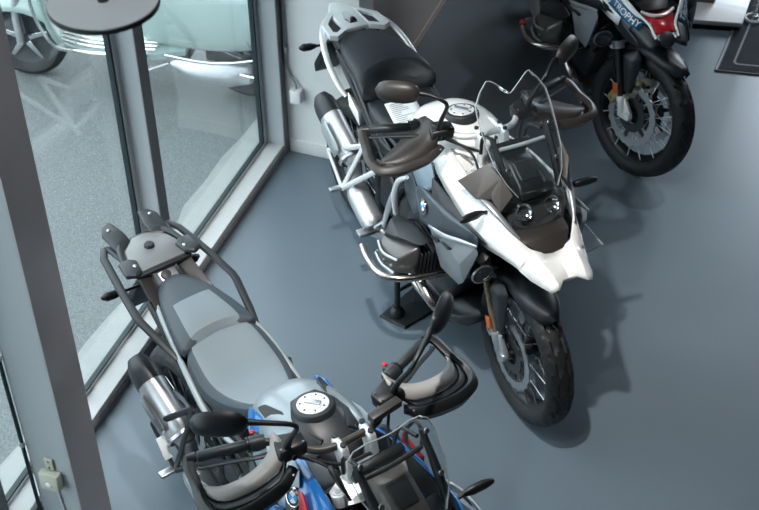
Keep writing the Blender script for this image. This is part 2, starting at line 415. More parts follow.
# ------------------------------------------------------------------ motorcycles
# bike frame: x forward from the rear axle, y to the rider's left, z up; dims in metres
STEER_P = Vector((1.469, 0, .325)); STEER_D = Vector((-sin(R(25.7)), 0, cos(R(25.7))))
def motorcycle(name, label, pos, yaw, cfg, steer=0, roll=0):
    root = empty(name, (0, 0, 0)); tag(root, label, 'motorcycle', 'adventure motorcycles on the showroom floor')
    root.matrix_world = Matrix.Translation((pos[0], pos[1], 0)) @ Matrix.Rotation(yaw, 4, 'Z') @ Matrix.Rotation(roll, 4, 'X') @ Matrix.Translation((-.9, 0, 0))
    SM = Matrix.Translation(STEER_P) @ Matrix.Rotation(steer, 4, STEER_D) @ Matrix.Translation(-STEER_P)
    ST = lambda c: SM @ c
    def P(mb, name, m, parent=root, st=False, **k):
        if st and steer: mb.xf(ST)
        return mb.build(name, M[m] if isinstance(m, str) else m, parent, **k)
    def both(f):
        for s in (-1, 1): f(s)
    C = cfg
    # ---- wheels
    def wheel(kind, cx, Ro, hw, rr, st):
        c = Vector((cx, 0, Ro))
        rim = MB(); rw = hw*.66
        rim.lathe([(rr-.012, -rw*.7), (rr+.004, -rw), (rr+.012, -rw), (rr+.010, -rw*.8), (rr-.006, -rw*.55), (rr-.010, 0), (rr-.006, rw*.55), (rr+.010, rw*.8), (rr+.012, rw), (rr+.004, rw), (rr-.012, rw*.7), (rr-.026, 0)], c, (0, 1, 0), 72, closed=True)
        wh = P(rim, kind, C['rim'], st=st)
        # tyre with cut tread
        ty = MB(); na = 132; prof = [(rr+.002, -rw*.9)]
        for k in range(17):
            a = -pi*.60+2*pi*.60*k/16
            prof.append((rr+.012+(Ro-rr-.012)*(.5+.5*cos(a))**.62 if abs(a) < pi else rr, hw*sin(a)*(1 if abs(a) < pi/2 else 1.0)))
        prof[1:] = []
        H = Ro-rr
        shape = [(.02, -.62), (.10, -.80), (.28, -.96), (.48, -1.0), (.66, -.95), (.80, -.82), (.885, -.68), (.94, -.52), (.975, -.36), (.99, -.22), (1.0, -.08),
                 (1.0, .08), (.99, .22), (.975, .36), (.94, .52), (.885, .68), (.80, .82), (.66, .95), (.48, 1.0), (.28, .96), (.10, .80), (.02, .62)]
        rings = []
        for k in range(na):
            th = 2*pi*k/na; ring = []
            for j, (h, o) in enumerate(shape):
                r_ = rr+H*h
                if 4 <= j <= 17:
                    q = (k + int(abs(j-10.5)*1.3)) % 6
                    if (q == 0 and j not in (10, 11)) or (j in (8, 13) and q in (1, 2, 3)): r_ -= .0075
                ring.append(c+Vector((sin(th)*r_, o*hw, cos(th)*r_)))
            rings.append(ring)
        rings.append(rings[0]); ty.loft(rings, cap=False, closed=False)
        P(ty, 'tyre', 'rubber', wh, st=st, angle=24)
        hub = MB(); hub.lathe([(0, -.075), (.018, -.075), (.02, -.055), (.045, -.05), (.048, -.042), (.03, -.036), (.026, 0), (.03, .036), (.048, .042), (.045, .05), (.02, .055), (.018, .075), (0, .075)], c, (0, 1, 0), 32)
        P(hub, 'hub', 'engine' if kind == 'rear_wheel' else C.get('hub', 'black'), wh, st=st)
        for k in range(32):
            s_ = 1 if k % 2 else -1; th = 2*pi*(k//2)/16+(.1 if s_ > 0 else -.08); d = R(34)*(1 if (k//2) % 2 else -1)
            a = c+Vector((sin(th+d)*.044, s_*.045, cos(th+d)*.044)); b = c+Vector((sin(th)*(rr+.002), s_*rw*.78, cos(th)*(rr+.002)))
            P(MB().tube([a, b], .0022, 6), 'spoke', C['spoke'], wh, st=st)
        for s_ in ((-1, 1) if kind == 'front_wheel' else (-1,)):
            r1 = .155 if kind == 'front_wheel' else .135
            mb = MB(); y = s_*.066
            n = 40
            for (ra, rb) in ((r1-.036, r1),):
                rg = []
                for k in range(n*2+1):
                    th = pi*k/n; wv = .003*(1 if k % 4 < 2 else -1)
                    rg.append([c+Vector((sin(th)*(ra), y-.0025, cos(th)*ra)), c+Vector((sin(th)*(rb+wv), y-.0025, cos(th)*(rb+wv))), c+Vector((sin(th)*(rb+wv), y+.0025, cos(th)*(rb+wv))), c+Vector((sin(th)*ra, y+.0025, cos(th)*ra))])
                mb.loft(rg, cap=False)
            dk = P(mb, 'brake_disc', 'steel', wh, st=st)
            cr = MB(); cr.lathe([(.045, y-.003), (.085, y-.003), (.085, y+.003), (.045, y+.003)], c, (0, 1, 0), 24, closed=True)
            for k in range(6):
                th = 2*pi*k/6; e = Vector((sin(th), 0, cos(th))); t = Vector((cos(th), 0, -sin(th)))
                cr.poly([c+e*.08+t*.012+Vector((0, y, 0)), c+e*(r1-.03)+t*.007+Vector((0, y, 0)), c+e*(r1-.03)-t*.007+Vector((0, y, 0)), c+e*.08-t*.012+Vector((0, y, 0))], .005, (0, 1, 0))
            P(cr, 'disc_carrier', C.get('carrier', 'engine'), wh, st=st)
        return wh
    wheel('front_wheel', 1.515, .320, .057, .236, True)
    wheel('rear_wheel', .10, .316, .080, .218, False)
    # ---- fork
    for s in (-1, 1):
        ax = Vector((1.525, s*.095, .325)); topp = Vector((1.207, s*.105, .985))
        d = (topp-ax).normalized(); base = ax+Vector((-.045, 0, .0))
        P(MB().tube([base+d*.05, base+d*.74], .0205, 20), 'fork_tube', C['fork'], st=True)
        leg = MB(); leg.tube([base+d*.0, base+d*.04, base+d*.075, base+d*.08], [.020, .026, .027, .025], 16)
        leg.hull([base+Vector((-.02, -s*.012, -.03)), base+Vector((-.02, s*.014, -.03)), base+Vector((.06, s*.014, -.025)), base+Vector((.06, s*.014, .02)), base+Vector((.06, -s*.012, -.02)), base+Vector((.05, -s*.012, .02)), base+d*.10+Vector((-.02, s*.01, 0)), base+d*.10+Vector((.02, s*.01, 0)), base+d*.10+Vector((.02, -s*.01, 0))], .006)
        leg.lathe([(0, s*.022), (.017, s*.022), (.02, s*.018), (.02, s*.0)], ax, (0, 1, 0), 20)
        lg = P(leg, 'fork_leg', C['forkleg'], st=True)
        P(MB().box(base+d*.115+Vector((-.012, s*.027, 0)), (.034, .008, .055), Matrix.Rotation(-R(25.7), 3, 'Y'), .003), 'reflector', 'orange', lg, st=True)
        cal = MB(); cc = ax+Vector((-.125, -s*.022, .055))
        cal.hull([cc+Matrix.Rotation(-R(65), 3, 'Y') @ Vector(p) for p in [(-.055, -.03, -.022), (.055, -.03, -.022), (-.045, -.03, .026), (.045, -.03, .026), (-.055, .03, -.022), (.055, .03, -.022), (-.045, .03, .026), (.045, .03, .026)]], .008)
        cal.hull([cc+Vector((.03, s*.02, -.05)), cc+Vector((.03, s*.02, .0)), cc+Vector((.09, s*.02, -.03)), cc+Vector((.09, s*.02, .03)), cc+Vector((.03, s*.03, -.05)), cc+Vector((.09, s*.03, .03))], .003)
        ca = P(cal, 'brake_caliper', C['caliper'], st=True)
        for k in (-.03, .03): P(MB().lathe([(0, s*.034), (.007, s*.034), (.008, s*.03), (.008, s*.026)], cc+Matrix.Rotation(-R(65), 3, 'Y') @ Vector((k, 0, 0)), (0, 1, 0), 12), 'bolt', 'steel', ca, st=True)
        P(MB().tube([cc+Vector((-.0, s*.02, .05)), cc+Vector((-.06, s*.03, .16)), cc+Vector((-.05, s*.02, .30)), cc+Vector((-.11, 0, .50))], .0045, 8, 5), 'brake_hose', 'black', st=True)
        cl = MB(); q = base+d*.33; cl.tube([q-d*.018, q+d*.018], .030, 20); cl.hull([q+Vector((-.01, -s*.0, -.015)), q+Vector((.01, 0, .015)), q+Vector((-.01, -s*.05, -.015)), q+Vector((.01, -s*.05, .015)), q+Vector((-.04, -s*.03, 0))], .004)
        cl.hull([q+Vector(p) for p in [(-.012, s*.03, -.012), (.012, s*.03, -.012), (-.012, s*.048, -.012), (.012, s*.048, -.012), (-.012, s*.03, .012), (.012, s*.048, .012)]], .003)
        P(cl, 'fork_clamp', 'alu_white', st=True)
    # ---- front fender
    fd = MB(); rows = []
    cF = Vector((1.525, 0, .325))
    for k in range(15):
        t = k/14; th = R(-56)+t*R(86)            # from behind the fork to the front tip
        rr_ = .352+.012*sin(t*pi); hw = .062+.018*sin(min(1, t*1.5)*pi*.5) if t < .7 else .080*(1-((t-.7)/.3)**2.2*.72)
        dz = .03*max(0, (t-.75)/.25)
        ring = []
        for j in range(9):
            v = (j-4)/4; e = Vector((sin(th), 0, cos(th)))
            ring.append(cF+e*(rr_-.030*abs(v)**2.2-(.020 if abs(v) == 1 else 0)+dz*.6)+Vector((0, v*hw, 0)))
        rows.append(ring)
    fd.grid(rows)
    fe = P(fd, 'front_fender', C['fender'], st=True, solid=.005)
    for s in (-1, 1):
        g = MB(); g.hull([(1.385, s*.082, .62), (1.455, s*.085, .655), (1.50, s*.085, .62), (1.395, s*.118, .60), (1.46, s*.116, .60), (1.455, s*.09, .44), (1.50, s*.088, .44), (1.46, s*.112, .43), (1.495, s*.11, .43)], .008)
        P(g, 'fork_guard', C['fender'], fe, st=True)
    # ---- frame, engine
    e = MB()
    e.hull([(x_, y_, z_) for x_, y_, z_ in [(.70, .15, .30), (.70, -.15, .30), (.66, .13, .58), (.66, -.13, .58), (1.10, .14, .28), (1.10, -.14, .28), (1.18, .12, .45), (1.18, -.12, .45), (1.12, .12, .66), (1.12, -.12, .66), (.80, .13, .70), (.80, -.13, .70)]], .02)
    e.hull([(x_, y_, z_) for x_ in (.40, .72) for y_ in (-.09, .09) for z_ in (.30, .56)], .02)
    e.lathe([(0, .05), (.09, .05), (.10, .04), (.10, 0)], (.86, -.15, .44), (0, -1, 0), 28)
    en = P(e, 'engine_block', 'engine')
    for s in (-1, 1):
        fins = MB()
        for k in range(7):
            y = s*(.165+k*.016); fins.box((1.01, y, .52), (.19-.003*k, .006, .17), Matrix.Rotation(R(8), 3, 'Y'), .002)
        fins.box((1.01, s*.21, .52), (.15, .12, .13), None, .01)
        P(fins, 'cylinder', 'engine')
        cv = MB()
        cv.hull([(.885, s*.262, .455), (1.085, s*.262, .470), (.870, s*.262, .60), (1.10, s*.262, .635), (.868, s*.285, .525), (.915, s*.360, .480), (1.055, s*.360, .492), (.905, s*.352, .560), (1.075, s*.352, .585), (.985, s*.375, .530), (1.11, s*.295, .55)], .012, 3)
        ch = P(cv, 'cylinder_cover', C['cover'])
        P(MB().hull([(.855, s*.235, .47), (.855, s*.30, .49), (.93, s*.345, .60), (.865, s*.28, .615), (.86, s*.235, .62), (1.02, s*.33, .645), (1.0, s*.24, .665), (.90, s*.30, .635), (1.13, s*.28, .66), (1.12, s*.235, .67)], .012), 'cover_cap', 'charcoal', ch)
        rb = MB()
        rb.tube([(.905, s*.366, .490), (.985, s*.380, .495), (1.065, s*.366, .502)], .007, 8, 4); rb.tube([(.905, s*.356, .550), (.985, s*.376, .555), (1.075, s*.358, .575)], .006, 8, 4)
        P(rb, 'cover_rib', 'alu', ch)
        for (x_, z_) in ((.93, .52), (1.05, .535), (.985, .515)): P(MB().lathe([(0, s*.008), (.007, s*.007), (.008, 0)], (x_, s*.370, z_), (0, 1, 0), 10), 'bolt', 'steel', ch)
        # header pipe, from the cylinder front-underside back under the engine
        P(MB().tube([(1.06, s*.25, .43), (1.16, s*.235, .37), (1.17, s*.19, .31), (1.00, s*.17, .255), (.80, s*.15, .225), (.60, -.10+s*.03, .25)], .021, 14, 6), 'header_pipe', 'steel_warm')
        # crash bar
        P(MB().tube([(.835, s*.392, .482), (.915, s*.412, .490), (1.01, s*.416, .492), (1.075, s*.385, .495), (1.115, s*.31, .495), (1.125, s*.20, .485), (1.12, s*.10, .47)], .0155, 14, 6), 'crash_bar', C['bar_guard'])
        # frame tubes
        P(MB().tube([(1.19, s*.05, .93), (.98, s*.13, .80), (.72, s*.14, .62), (.60, s*.12, .42)], .017, 12, 5), 'frame_tube', C['frame'])
        P(MB().tube([(.62, s*.13, .56), (.35, s*.13, .74), (.02, s*.105, .87)], .013, 10), 'subframe_tube', C['frame'])
        P(MB().tube([(.78, s*.14, .78), (.45, s*.14, .80), (.02, s*.11, .89)], .013, 10), 'subframe_tube', C['frame'])
        # footrest hanger and peg
        h = MB(); h.tube([(.68, s*.15, .62), (.66, s*.175, .50), (.62, s*.18, .36)], [.014, .018, .013], 10, 4, flat=(1, .6))
        P(h, 'footrest_hanger', C['hanger'])
        P(MB().box((.60, s*.245, .335), (.045, .10, .018), None, .004).tube([(.60, s*.17, .36), (.60, s*.21, .34)], .01, 8), 'footpeg', 'steel')
        # passenger footrest bracket: open triangle
        t_ = MB(); A_, B_, C_, D_ = (.197, s*.245, .506), (.342, s*.245, .392), (C['pb'][0], s*.195, C['pb'][1]), (.60, s*.175, .66)
        for p_, q_ in ((A_, C_), (C_, B_), (D_, B_), (A_, B_)): t_.tube([p_, q_], .0125, 10, flat=(1, .6))
        pb = P(t_, 'passenger_bracket', C['pbracket'])
        P(MB().box((.335, s*.275, .395), (.030, .06, .016), None, .005), 'passenger_footpeg', 'steel', pb)
    P(MB().hull([(.66, y_, .185) for y_ in (-.10, .10)]+[(1.12, y_, .175) for y_ in (-.12, .12)]+[(1.24, y_, .25) for y_ in (-.11, .11)]+[(1.28, y_, .33) for y_ in (-.07, .07)]+[(.66, y_, .23) for y_ in (-.12, .12)]+[(1.14, y_, .235) for y_ in (-.15, .15)]+[(1.25, y_, .34) for y_ in (-.07, .07)], .008), 'bash_plate', 'engine')
    P(MB().hull([(x_, s*y_, z_) for s in (-1, 1) for x_, y_, z_ in [(1.22, .16, .50), (1.30, .16, .60), (1.32, .17, .78), (1.25, .16, .78), (1.20, .15, .60)]], .01), 'radiator', 'black')
    # swingarm and shaft (left), final drive
    P(MB().tube([(.58, .11, .42), (.40, .14, .38), (.10, .135, .325)], [.045, .042, .055], 16, 4), 'swingarm', 'engine')
    P(MB().lathe([(0, -.06), (.07, -.05), (.085, -.02), (.085, .03), (.06, .06), (0, .065)], (.10, .115, .318), (0, 1, 0), 28), 'final_drive', 'engine')
    P(MB().tube([(.44, .02, .50), (.30, .03, .74)], [.035, .030], 16).tube([(.46, .02, .47), (.28, .03, .78)], .014, 10), 'rear_shock', 'black')
    # ---- exhaust (right)
    ex = MB(); ax0 = Vector((.330, -.190, .535)); ax1 = Vector((.130, -.200, .640)); dd = (ax1-ax0).normalized()
    sd = Vector((0, 1, 0)); uu = dd.cross(sd).normalized()
    def oval(c, a, b, n=20): return [c+sd*cos(2*pi*k/n)*a+uu*sin(2*pi*k/n)*b for k in range(n)]
    ex.loft([oval(ax0-dd*.03, .030, .035), oval(ax0, .046, .058), oval(ax0+dd*.05, .050, .066), oval(ax1, .050, .066)])
    mf = P(ex, 'exhaust', C['muffler'])
    cp = MB(); cp.loft([oval(ax1-dd*.006, .053, .069), oval(ax1+dd*.04, .053, .069), oval(ax1+dd*.075, .046, .060), oval(ax1+dd*.105, .030, .040)])
    P(cp, 'end_cap', C['endcap'], mf)
    hs = MB(); hs.hull([ax0+dd*q-sd*.045+uu*v+Vector((0, -.012, 0)) for q, v in ((.03, -.035), (.06, -.05), (.19, -.05), (.19, .03), (.16, .045), (.04, .045))]+[ax0+dd*q-sd*.052+uu*v+Vector((0, -.012, 0)) for q, v in ((.05, -.02), (.18, -.03), (.18, .02), (.05, .03))], .004)
    P(hs, 'heat_shield', C['heat'], mf)
    P(MB().tube([ax0-dd*.02, (.365, -.188, .43), (.40, -.188, .375), (.52, -.182, .310), (.56, -.17, .29), (.64, -.12, .27)], [.030, .038, .053, .053, .042, .032], 18, 5), 'collector', 'muffler', mf)
    P(MB().lathe([(.059, 0), (.064, .004), (.064, .016), (.059, .02), (.059, 0)], ax0-dd*.01, dd, 24), 'clamp', 'steel', mf)
    # ---- tail
    P(MB().hull([(-.20, s*y_, z_) for s in (-1, 1) for y_, z_ in ((.055, .84), (.075, .90))]+[(.10, s*.10, .90) for s in (-1, 1)]+[(.25, s*.12, .80) for s in (-1, 1)]+[(.02, s*.08, .80) for s in (-1, 1)], .012), 'tail_section', C['tail'])
    P(MB().hull([(-.225, s*.045, .855) for s in (-1, 1)]+[(-.235, s*.05, .895) for s in (-1, 1)]+[(-.19, s*.06, .90) for s in (-1, 1)]+[(-.19, s*.05, .85) for s in (-1, 1)], .006), 'tail_light', 'red')
    ph = P(MB().hull([(-.17, s*.05, .845) for s in (-1, 1)]+[(-.20, s*.05, .83) for s in (-1, 1)]+[(-.33, s*.07, .62) for s in (-1, 1)]+[(-.335, s*.06, .56) for s in (-1, 1)]+[(-.315, s*.06, .58) for s in (-1, 1)], .006), 'plate_holder', 'black')
    for s in (-1, 1):
        P(MB().tube([(-.18, s*.04, .80), (-.185, s*.13, .805)], .006, 8).tube([(-.185, s*.12, .805), (-.187, s*.15, .806), (-.19, s*.185, .808), (-.19, s*.205, .81)], [.008, .017, .018, .006], 12, 3), 'rear_indicator', 'black')
    P(MB().loft([[Vector((.10+sin(th)*(r_-.006), y_, .318+cos(th)*(r_-.006))) for (r_, y_) in ((.335, -.07), (.355, -.06), (.362, 0), (.355, .06), (.335, .07), (.33, .06), (.35, 0), (.33, -.06))] for th in [R(a) for a in range(-20, 66, 6)]]), 'rear_mudguard', 'black')
    # ---- rack and grab rails
    C['rack'](P, C)
    # ---- seats
    def seat(name, stn, split=.8, dark0=0):
        mb = MB(); rings = []
        for (x_, hw, z_, drop, cr, *bow) in stn:
            ring = []; sp = split; bow = bow[0] if bow else 0
            sh = [(-.90, -drop), (-1.0, -drop*.45), (-.95, -.016), (-sp, -.002), (-.45, cr*.7), (0, cr), (.45, cr*.7), (sp, -.002), (.95, -.016), (1.0, -drop*.45), (.90, -drop)]
            for a, b in sh: ring.append(Vector((x_-bow*(1-a*a), a*hw, z_+b)))
            rings.append(ring)
        mb.loft(rings, mi=lambda j, k: 1 if (k < 3 or k > 6 or j < dark0) else 0)
        return mb
    rs = seat('r', C['rider'], C.get('rsplit', .8))
    so = P(rs, 'rider_seat', [M[C['seat']], M[C['seat_side']]], sub=1)
    pl = P(seat('p', C['pillion'], C.get('psplit', .8), C.get('pdark', 0)), 'passenger_seat', [M[C['seat']], M[C['seat_side2']]], sub=1)
    for s in (-1, 1):
        P(MB().tube([(-.01, s*.066, .905), (.06, s*.100, .90), (.20, s*.132, .885), (.36, s*.160, .850), (.50, s*.172, .790), (.62, s*.165, .765), (.72, s*.15, .79)], [.007, .009, .010, .011, .011, .009, .006], 10, 4), 'seat_trim', C['trim'])
        P(MB().hull([(.16, s*.125, .87), (.30, s*.155, .85), (.50, s*.172, .79), (.70, s*.165, .76), (.74, s*.15, .70), (.50, s*.14, .66), (.36, s*.13, .74), (.18, s*.12, .84), (.5, s*.11, .7)], .008), 'side_cover', C['sidecover'])
    # ---- tank
    tk = MB(); rings = []
    for (x_, hw, z_, zb) in C['tank']:
        ring = []
        for k in range(15):
            a = pi*(k/14); ca = cos(a); sa = sin(a)
            ring.append(Vector((x_, -hw*(abs(ca)**.7)*(1 if ca > 0 else -1), zb+(z_-zb)*sa**.55)))
        rings.append(ring)
    tk.loft(rings); tank = P(tk, 'fuel_tank', C['tankm'], sub=1)
    cx, cz = C['cap']; tilt = Vector((-.16, 0, 1)).normalized() if C['capflat'] else Vector((-.10, 0, 1)).normalized()
    fc = Vector((cx, 0, cz))
    P(MB().lathe([(.052, .012), (.064, .009), (.070, .000), (.073, -.03), (.052, -.03)], fc, tilt, 48), 'cap_surround', C['capring'], tank)
    cap = P(MB().lathe([(0, .016), (.033, .016), (.034, .013), (.049, .013), (.052, .010), (.052, -.02)], fc, tilt, 48), 'fuel_cap', 'alu_white' , tank)
    k_ = MB(); rotm = tilt.to_track_quat('Z', 'Y').to_matrix()
    k_.box(fc+tilt*.019, (.020, .056, .006), rotm @ Matrix.Rotation(R(35), 3, 'Z'), .003)
    P(k_, 'cap_flap', 'alu', tank)
    for i in range(7):
        a = 2*pi*i/7+.3; P(MB().lathe([(0, .0155), (.0035, .015), (.004, .012)], fc+rotm @ Vector((cos(a)*.040, sin(a)*.040, 0)), tilt, 10), 'cap_bolt', 'base_black', tank)
    C['body'](P, C, root)
    # ---- telelever arm / steering head / bars
    P(MB().hull([(1.14, s*.05, .98) for s in (-1, 1)]+[(1.24, s*.05, .99) for s in (-1, 1)]+[(1.20, s*.05, .72) for s in (-1, 1)]+[(1.30, s*.05, .74) for s in (-1, 1)], .012), 'steering_head', 'black')
    PB = lambda *a_, **k_: P(*a_, st=True, **k_)
    PB(MB().hull([(1.165, s*.125, 1.00) for s in (-1, 1)]+[(1.235, s*.125, .995) for s in (-1, 1)]+[(1.13, s*.04, 1.02) for s in (-1, 1)]+[(1.26, s*.05, 1.0) for s in (-1, 1)]+[(1.20, s*.12, .97) for s in (-1, 1)], .008), 'fork_bridge', 'alu_white')
    for s in (-1, 1):
        ft = PB(MB().lathe([(0, .022), (.016, .022), (.018, .018), (.024, .016), (.026, .010), (.026, -.02)], (1.205, s*.105, 1.0), (-.43, 0, .9), 28), 'fork_cap', 'alu_white')
        PB(MB().lathe([(0, .025), (.011, .0245), (.012, .021)], (1.205, s*.105, 1.0), (-.43, 0, .9), 6), 'hex_bolt', 'alu', ft)
        rz = MB(); rz.hull([(1.150, s*.062, 1.0), (1.19, s*.062, 1.0), (1.150, s*.036, 1.0), (1.19, s*.036, 1.0), (1.09, s*.062, 1.128), (1.155, s*.062, 1.130), (1.09, s*.036, 1.128), (1.155, s*.036, 1.130), (1.10, s*.049, 1.142), (1.145, s*.049, 1.143)], .006)
        rr_ = PB(rz, 'bar_clamp', 'alu_white')
        for q in (1.098, 1.142): PB(MB().lathe([(0, .004), (.006, .0035), (.009, .003), (.009, -.004)], (q, s*.049, 1.141), (0, 0, 1), 16), 'clamp_bolt', 'base_black', rr_)
    bar = [(.925, -.385, 1.118), (.960, -.27, 1.122), (1.015, -.18, 1.120), (1.095, -.115, 1.118), (1.120, -.06, 1.122), (1.122, 0, 1.122)]
    bar = bar+[(a, -b, c_) for a, b, c_ in bar[-2::-1]]
    hb = PB(MB().tube(bar, .0125, 16, 6), 'handlebar', C['barm'])
    PB(MB().box((1.108, .125, 1.150), (.030, .115, .026), Matrix.Rotation(R(6), 3, 'Z'), .004), 'bar_pad', 'brownblack', hb) if C.get('brace') else None
    for s in (-1, 1):
        a, b = Vector((.915, s*.412, 1.117)), Vector((.964, s*.272, 1.121)); dr = (b-a).normalized()
        PB(MB().tube([a, a+dr*.004, b-dr*.004, b], [.0155, .0175, .0175, .0155], 18), 'grip', 'charcoal', hb)
        PB(MB().tube([b, b+dr*.006], .024, 18), 'grip_flange', 'black', hb)
        PB(MB().tube([a-dr*.03, a-dr*.004], [.014, .0165], 16).lathe([(0, .0), (.012, 0), (.014, -.006)], a-dr*.031, -dr, 14), 'bar_end', 'alu' if C.get('light_ends') else 'base_black', hb)
        sw = MB(); c0 = b+dr*.03
        sw.tube([b+dr*.008, b+dr*.03, b+dr*.055], [.024, .026, .022], 14); sw.hull([c0+Vector(p) for p in [(-.03, s*.008, -.025), (-.035, s*.0, .018), (-.02, -s*.022, .02), (-.02, -s*.018, -.02), (.02, 0, .024), (.02, 0, -.02)]], .005)
        sw_o = PB(sw, 'switch_housing', 'charcoal', hb)
        PB(MB().box(c0+Vector((-.03, -s*.004, .018)), (.012, .016, .008), None, .002), 'button', 'red' if s > 0 or True else 'alu', sw_o) if C.get('redbtn') else None
        rv = MB(); rv.hull([(.995, s*.215, 1.105), (1.075, s*.232, 1.105), (1.035, s*.128, 1.105), (1.085, s*.135, 1.105), (.998, s*.205, 1.152), (1.07, s*.225, 1.150), (1.028, s*.125, 1.152), (1.080, s*.130, 1.150), (1.09, s*.15, 1.12), (1.085, s*.215, 1.12)], .006)
        ro = PB(rv, 'fluid_reservoir' , 'black', hb)
        for (x_, y_) in ((1.01, .20), (1.062, .212), (1.035, .138), (1.072, .142)): PB(MB().lathe([(0, .003), (.0035, .003), (.004, 0)], (x_, s*y_, 1.152), (0, 0, 1), 8), 'reservoir_screw', 'steel', ro)
        PB(MB().lathe([(0, .002), (.009, .002), (.010, 0)], (1.092, s*.185, 1.128), (1, 0, .15), 16), 'sight_glass', 'tft', ro)
        PB(MB().tube([(1.03, s*.225, 1.115), (1.02, s*.27, 1.118), (.985, s*.34, 1.112), (.955, s*.41, 1.108), (.945, s*.425, 1.108)], [.008, .007, .006, .006, .008], 10, 4, flat=(.7, 1.3)), 'lever', C.get('lever', 'base_black'), hb)
        # hand guard : rail from bar end round to the front plus shell
        rail = [(.900, s*.425, 1.118), (.930, s*.445, 1.112), (.99, s*.455, 1.095), (1.055, s*.470, 1.082), (1.112, s*.455, 1.076), (1.138, s*.390, 1.080), (1.138, s*.315, 1.085), (1.130, s*.25, 1.092), (1.10, s*.20, 1.10)]
        hh = [.012, .015, .022, .034, .044, .050, .050, .044, .022]; pr = catmull(rail, 4); n = len(pr); hg = MB(); rings = []
        for i, p in enumerate(pr):
            t = i/(n-1)*(len(hh)-1); k = min(int(t), len(hh)-2); h_ = (hh[k]*(1-(t-k))+hh[k+1]*(t-k))*C.get('guard_h', 1)
            d_ = (pr[min(i+1, n-1)]-pr[max(0, i-1)]).normalized(); o_ = d_.cross(Vector((0, 0, 1))).normalized(); th_ = .0105
            if o_.dot(p-Vector((.98, s*.30, p.z))) < 0: o_ = -o_
            p = p-Vector((0, 0, max(0, h_-.018)*.75)); rings.append([p+o_*th_+Vector((0, 0, h_*.55)), p+o_*(th_+.010)+Vector((0, 0, h_*.0)), p+o_*th_*.6-Vector((0, 0, h_)), p-o_*th_-Vector((0, 0, h_)), p-o_*th_*1.2+Vector((0, 0, h_*.5)), p+Vector((0, 0, h_*.75))])
        hg.loft(rings); ho = PB(hg, 'hand_guard', C['guard'])
        ins = MB()
        outr = catmull([(.985, s*.448, 1.086), (1.035, s*.446, 1.085), (1.080, s*.42, 1.086), (1.100, s*.35, 1.092), (1.098, s*.28, 1.10), (1.085, s*.225, 1.115), (1.03, s*.190, 1.152)], 3)
        innr = catmull([(.970, s*.446, 1.094), (1.000, s*.425, 1.102), (1.018, s*.380, 1.108), (1.022, s*.320, 1.116), (1.012, s*.270, 1.128), (.985, s*.230, 1.145), (.955, s*.205, 1.165)], 3)
        if not C.get('insert'):
            outr = catmull([(1.09, s*.440, 1.074), (1.122, s*.385, 1.078), (1.132, s*.33, 1.084), (1.128, s*.27, 1.092), (1.105, s*.222, 1.108), (1.07, s*.195, 1.14), (1.045, s*.185, 1.155)], 3)
            innr = catmull([(1.070, s*.436, 1.080), (1.045, s*.385, 1.092), (1.010, s*.325, 1.106), (.980, s*.280, 1.118), (.962, s*.250, 1.135), (.965, s*.225, 1.150), (.975, s*.205, 1.160)], 3)
        rl = catmull([Vector((x_, s*y_, z_)) for x_, y_, z_ in ((.985, .456, 1.078), (1.045, .464, 1.072), (1.108, .450, 1.062), (1.130, .385, 1.062), (1.130, .31, 1.066), (1.120, .25, 1.076), (1.075, .200, 1.130))], 3)
        sh_ = MB(); sh_.grid([rl, [(p+q)/2+Vector((.004, 0, .006)) for p, q in zip(rl, outr)], [q-Vector((0, 0, .004)) for q in outr]])
        PB(sh_, 'guard_skin', C['guard'], ho, solid=.006)
        if C.get('insert'): innr = [q+(p-q)*.38 for p, q in zip(outr, innr)]
        midr = [(p+q)/2+Vector((.004, 0, .004)) for p, q in zip(outr, innr)]
        ins.grid([outr, midr, innr]); PB(ins, 'guard_insert' if C.get('insert') else 'guard_shell', 'insert' if C.get('insert') else C['guard'], ho, solid=.006)
        PB(MB().lathe([(0, .003), (.004, .003), (.005, 0)], (1.135, s*.215, 1.112), (.9, 0, .5), 10), 'guard_bolt', 'steel', ho)
        # mirror
        mc = Vector((C['mir'][0], s*C['mir'][1], 1.350)); ml = Vector((-.095, s*.105, .0)).normalized() if False else Vector((-.062, s*.084, -.004)).normalized()
        mu = Vector((0, 0, 1)); mf_ = ml.cross(mu).normalized(); mf_ = mf_ if mf_.x > 0 else -mf_
        rings = []; rings_g = []
        for k in range(13):
            t = k/12; L_ = -.086+.172*t
            q = max(0, 1-(abs(t-.56)/(.56 if t < .56 else .44))**2.6)**.5
            a_ = .045*q*(1-.12*t)+.0045; b_ = .034*q+.0035
            c0 = mc+ml*L_
            rings.append([c0+mu*cos(2*pi*j/16)*a_+mf_*(sin(2*pi*j/16)*b_*(1 if sin(2*pi*j/16) > 0 else .25)) for j in range(16)])
        mi_ = PB(MB().loft(rings), 'mirror', C['mirror'])
        gl = MB(); gl.hull([mc+ml*a_+mu*b_-mf_*(.0065+e_) for a_, b_ in ((-.05, -.02), (-.055, .0), (-.045, .022), (.02, .03), (.055, .018), (.06, 0), (.05, -.02), (.01, -.03)) for e_ in (0, .0015)])
        PB(gl, 'mirror_glass', 'mirror', mi_)
        PB(MB().tube([mc-ml*.08, mc-ml*.118+Vector((.0, 0, -.004)), (1.138, s*.215, 1.335), (1.135, s*.196, 1.30), (1.085, s*.192, 1.21), (1.06, s*.19, 1.15)], [.011, .0085, .0075, .0075, .009, .012], 10, 4), 'mirror_stalk', 'black', mi_)
    # cables
    for s in (-1, 1):
        PB(MB().tube([(1.08, s*.16, 1.115), (1.16, s*.10, 1.08), (1.22, s*.09, 1.02), (1.24, s*.06, .93)], .005, 8, 5), 'cable', 'black')
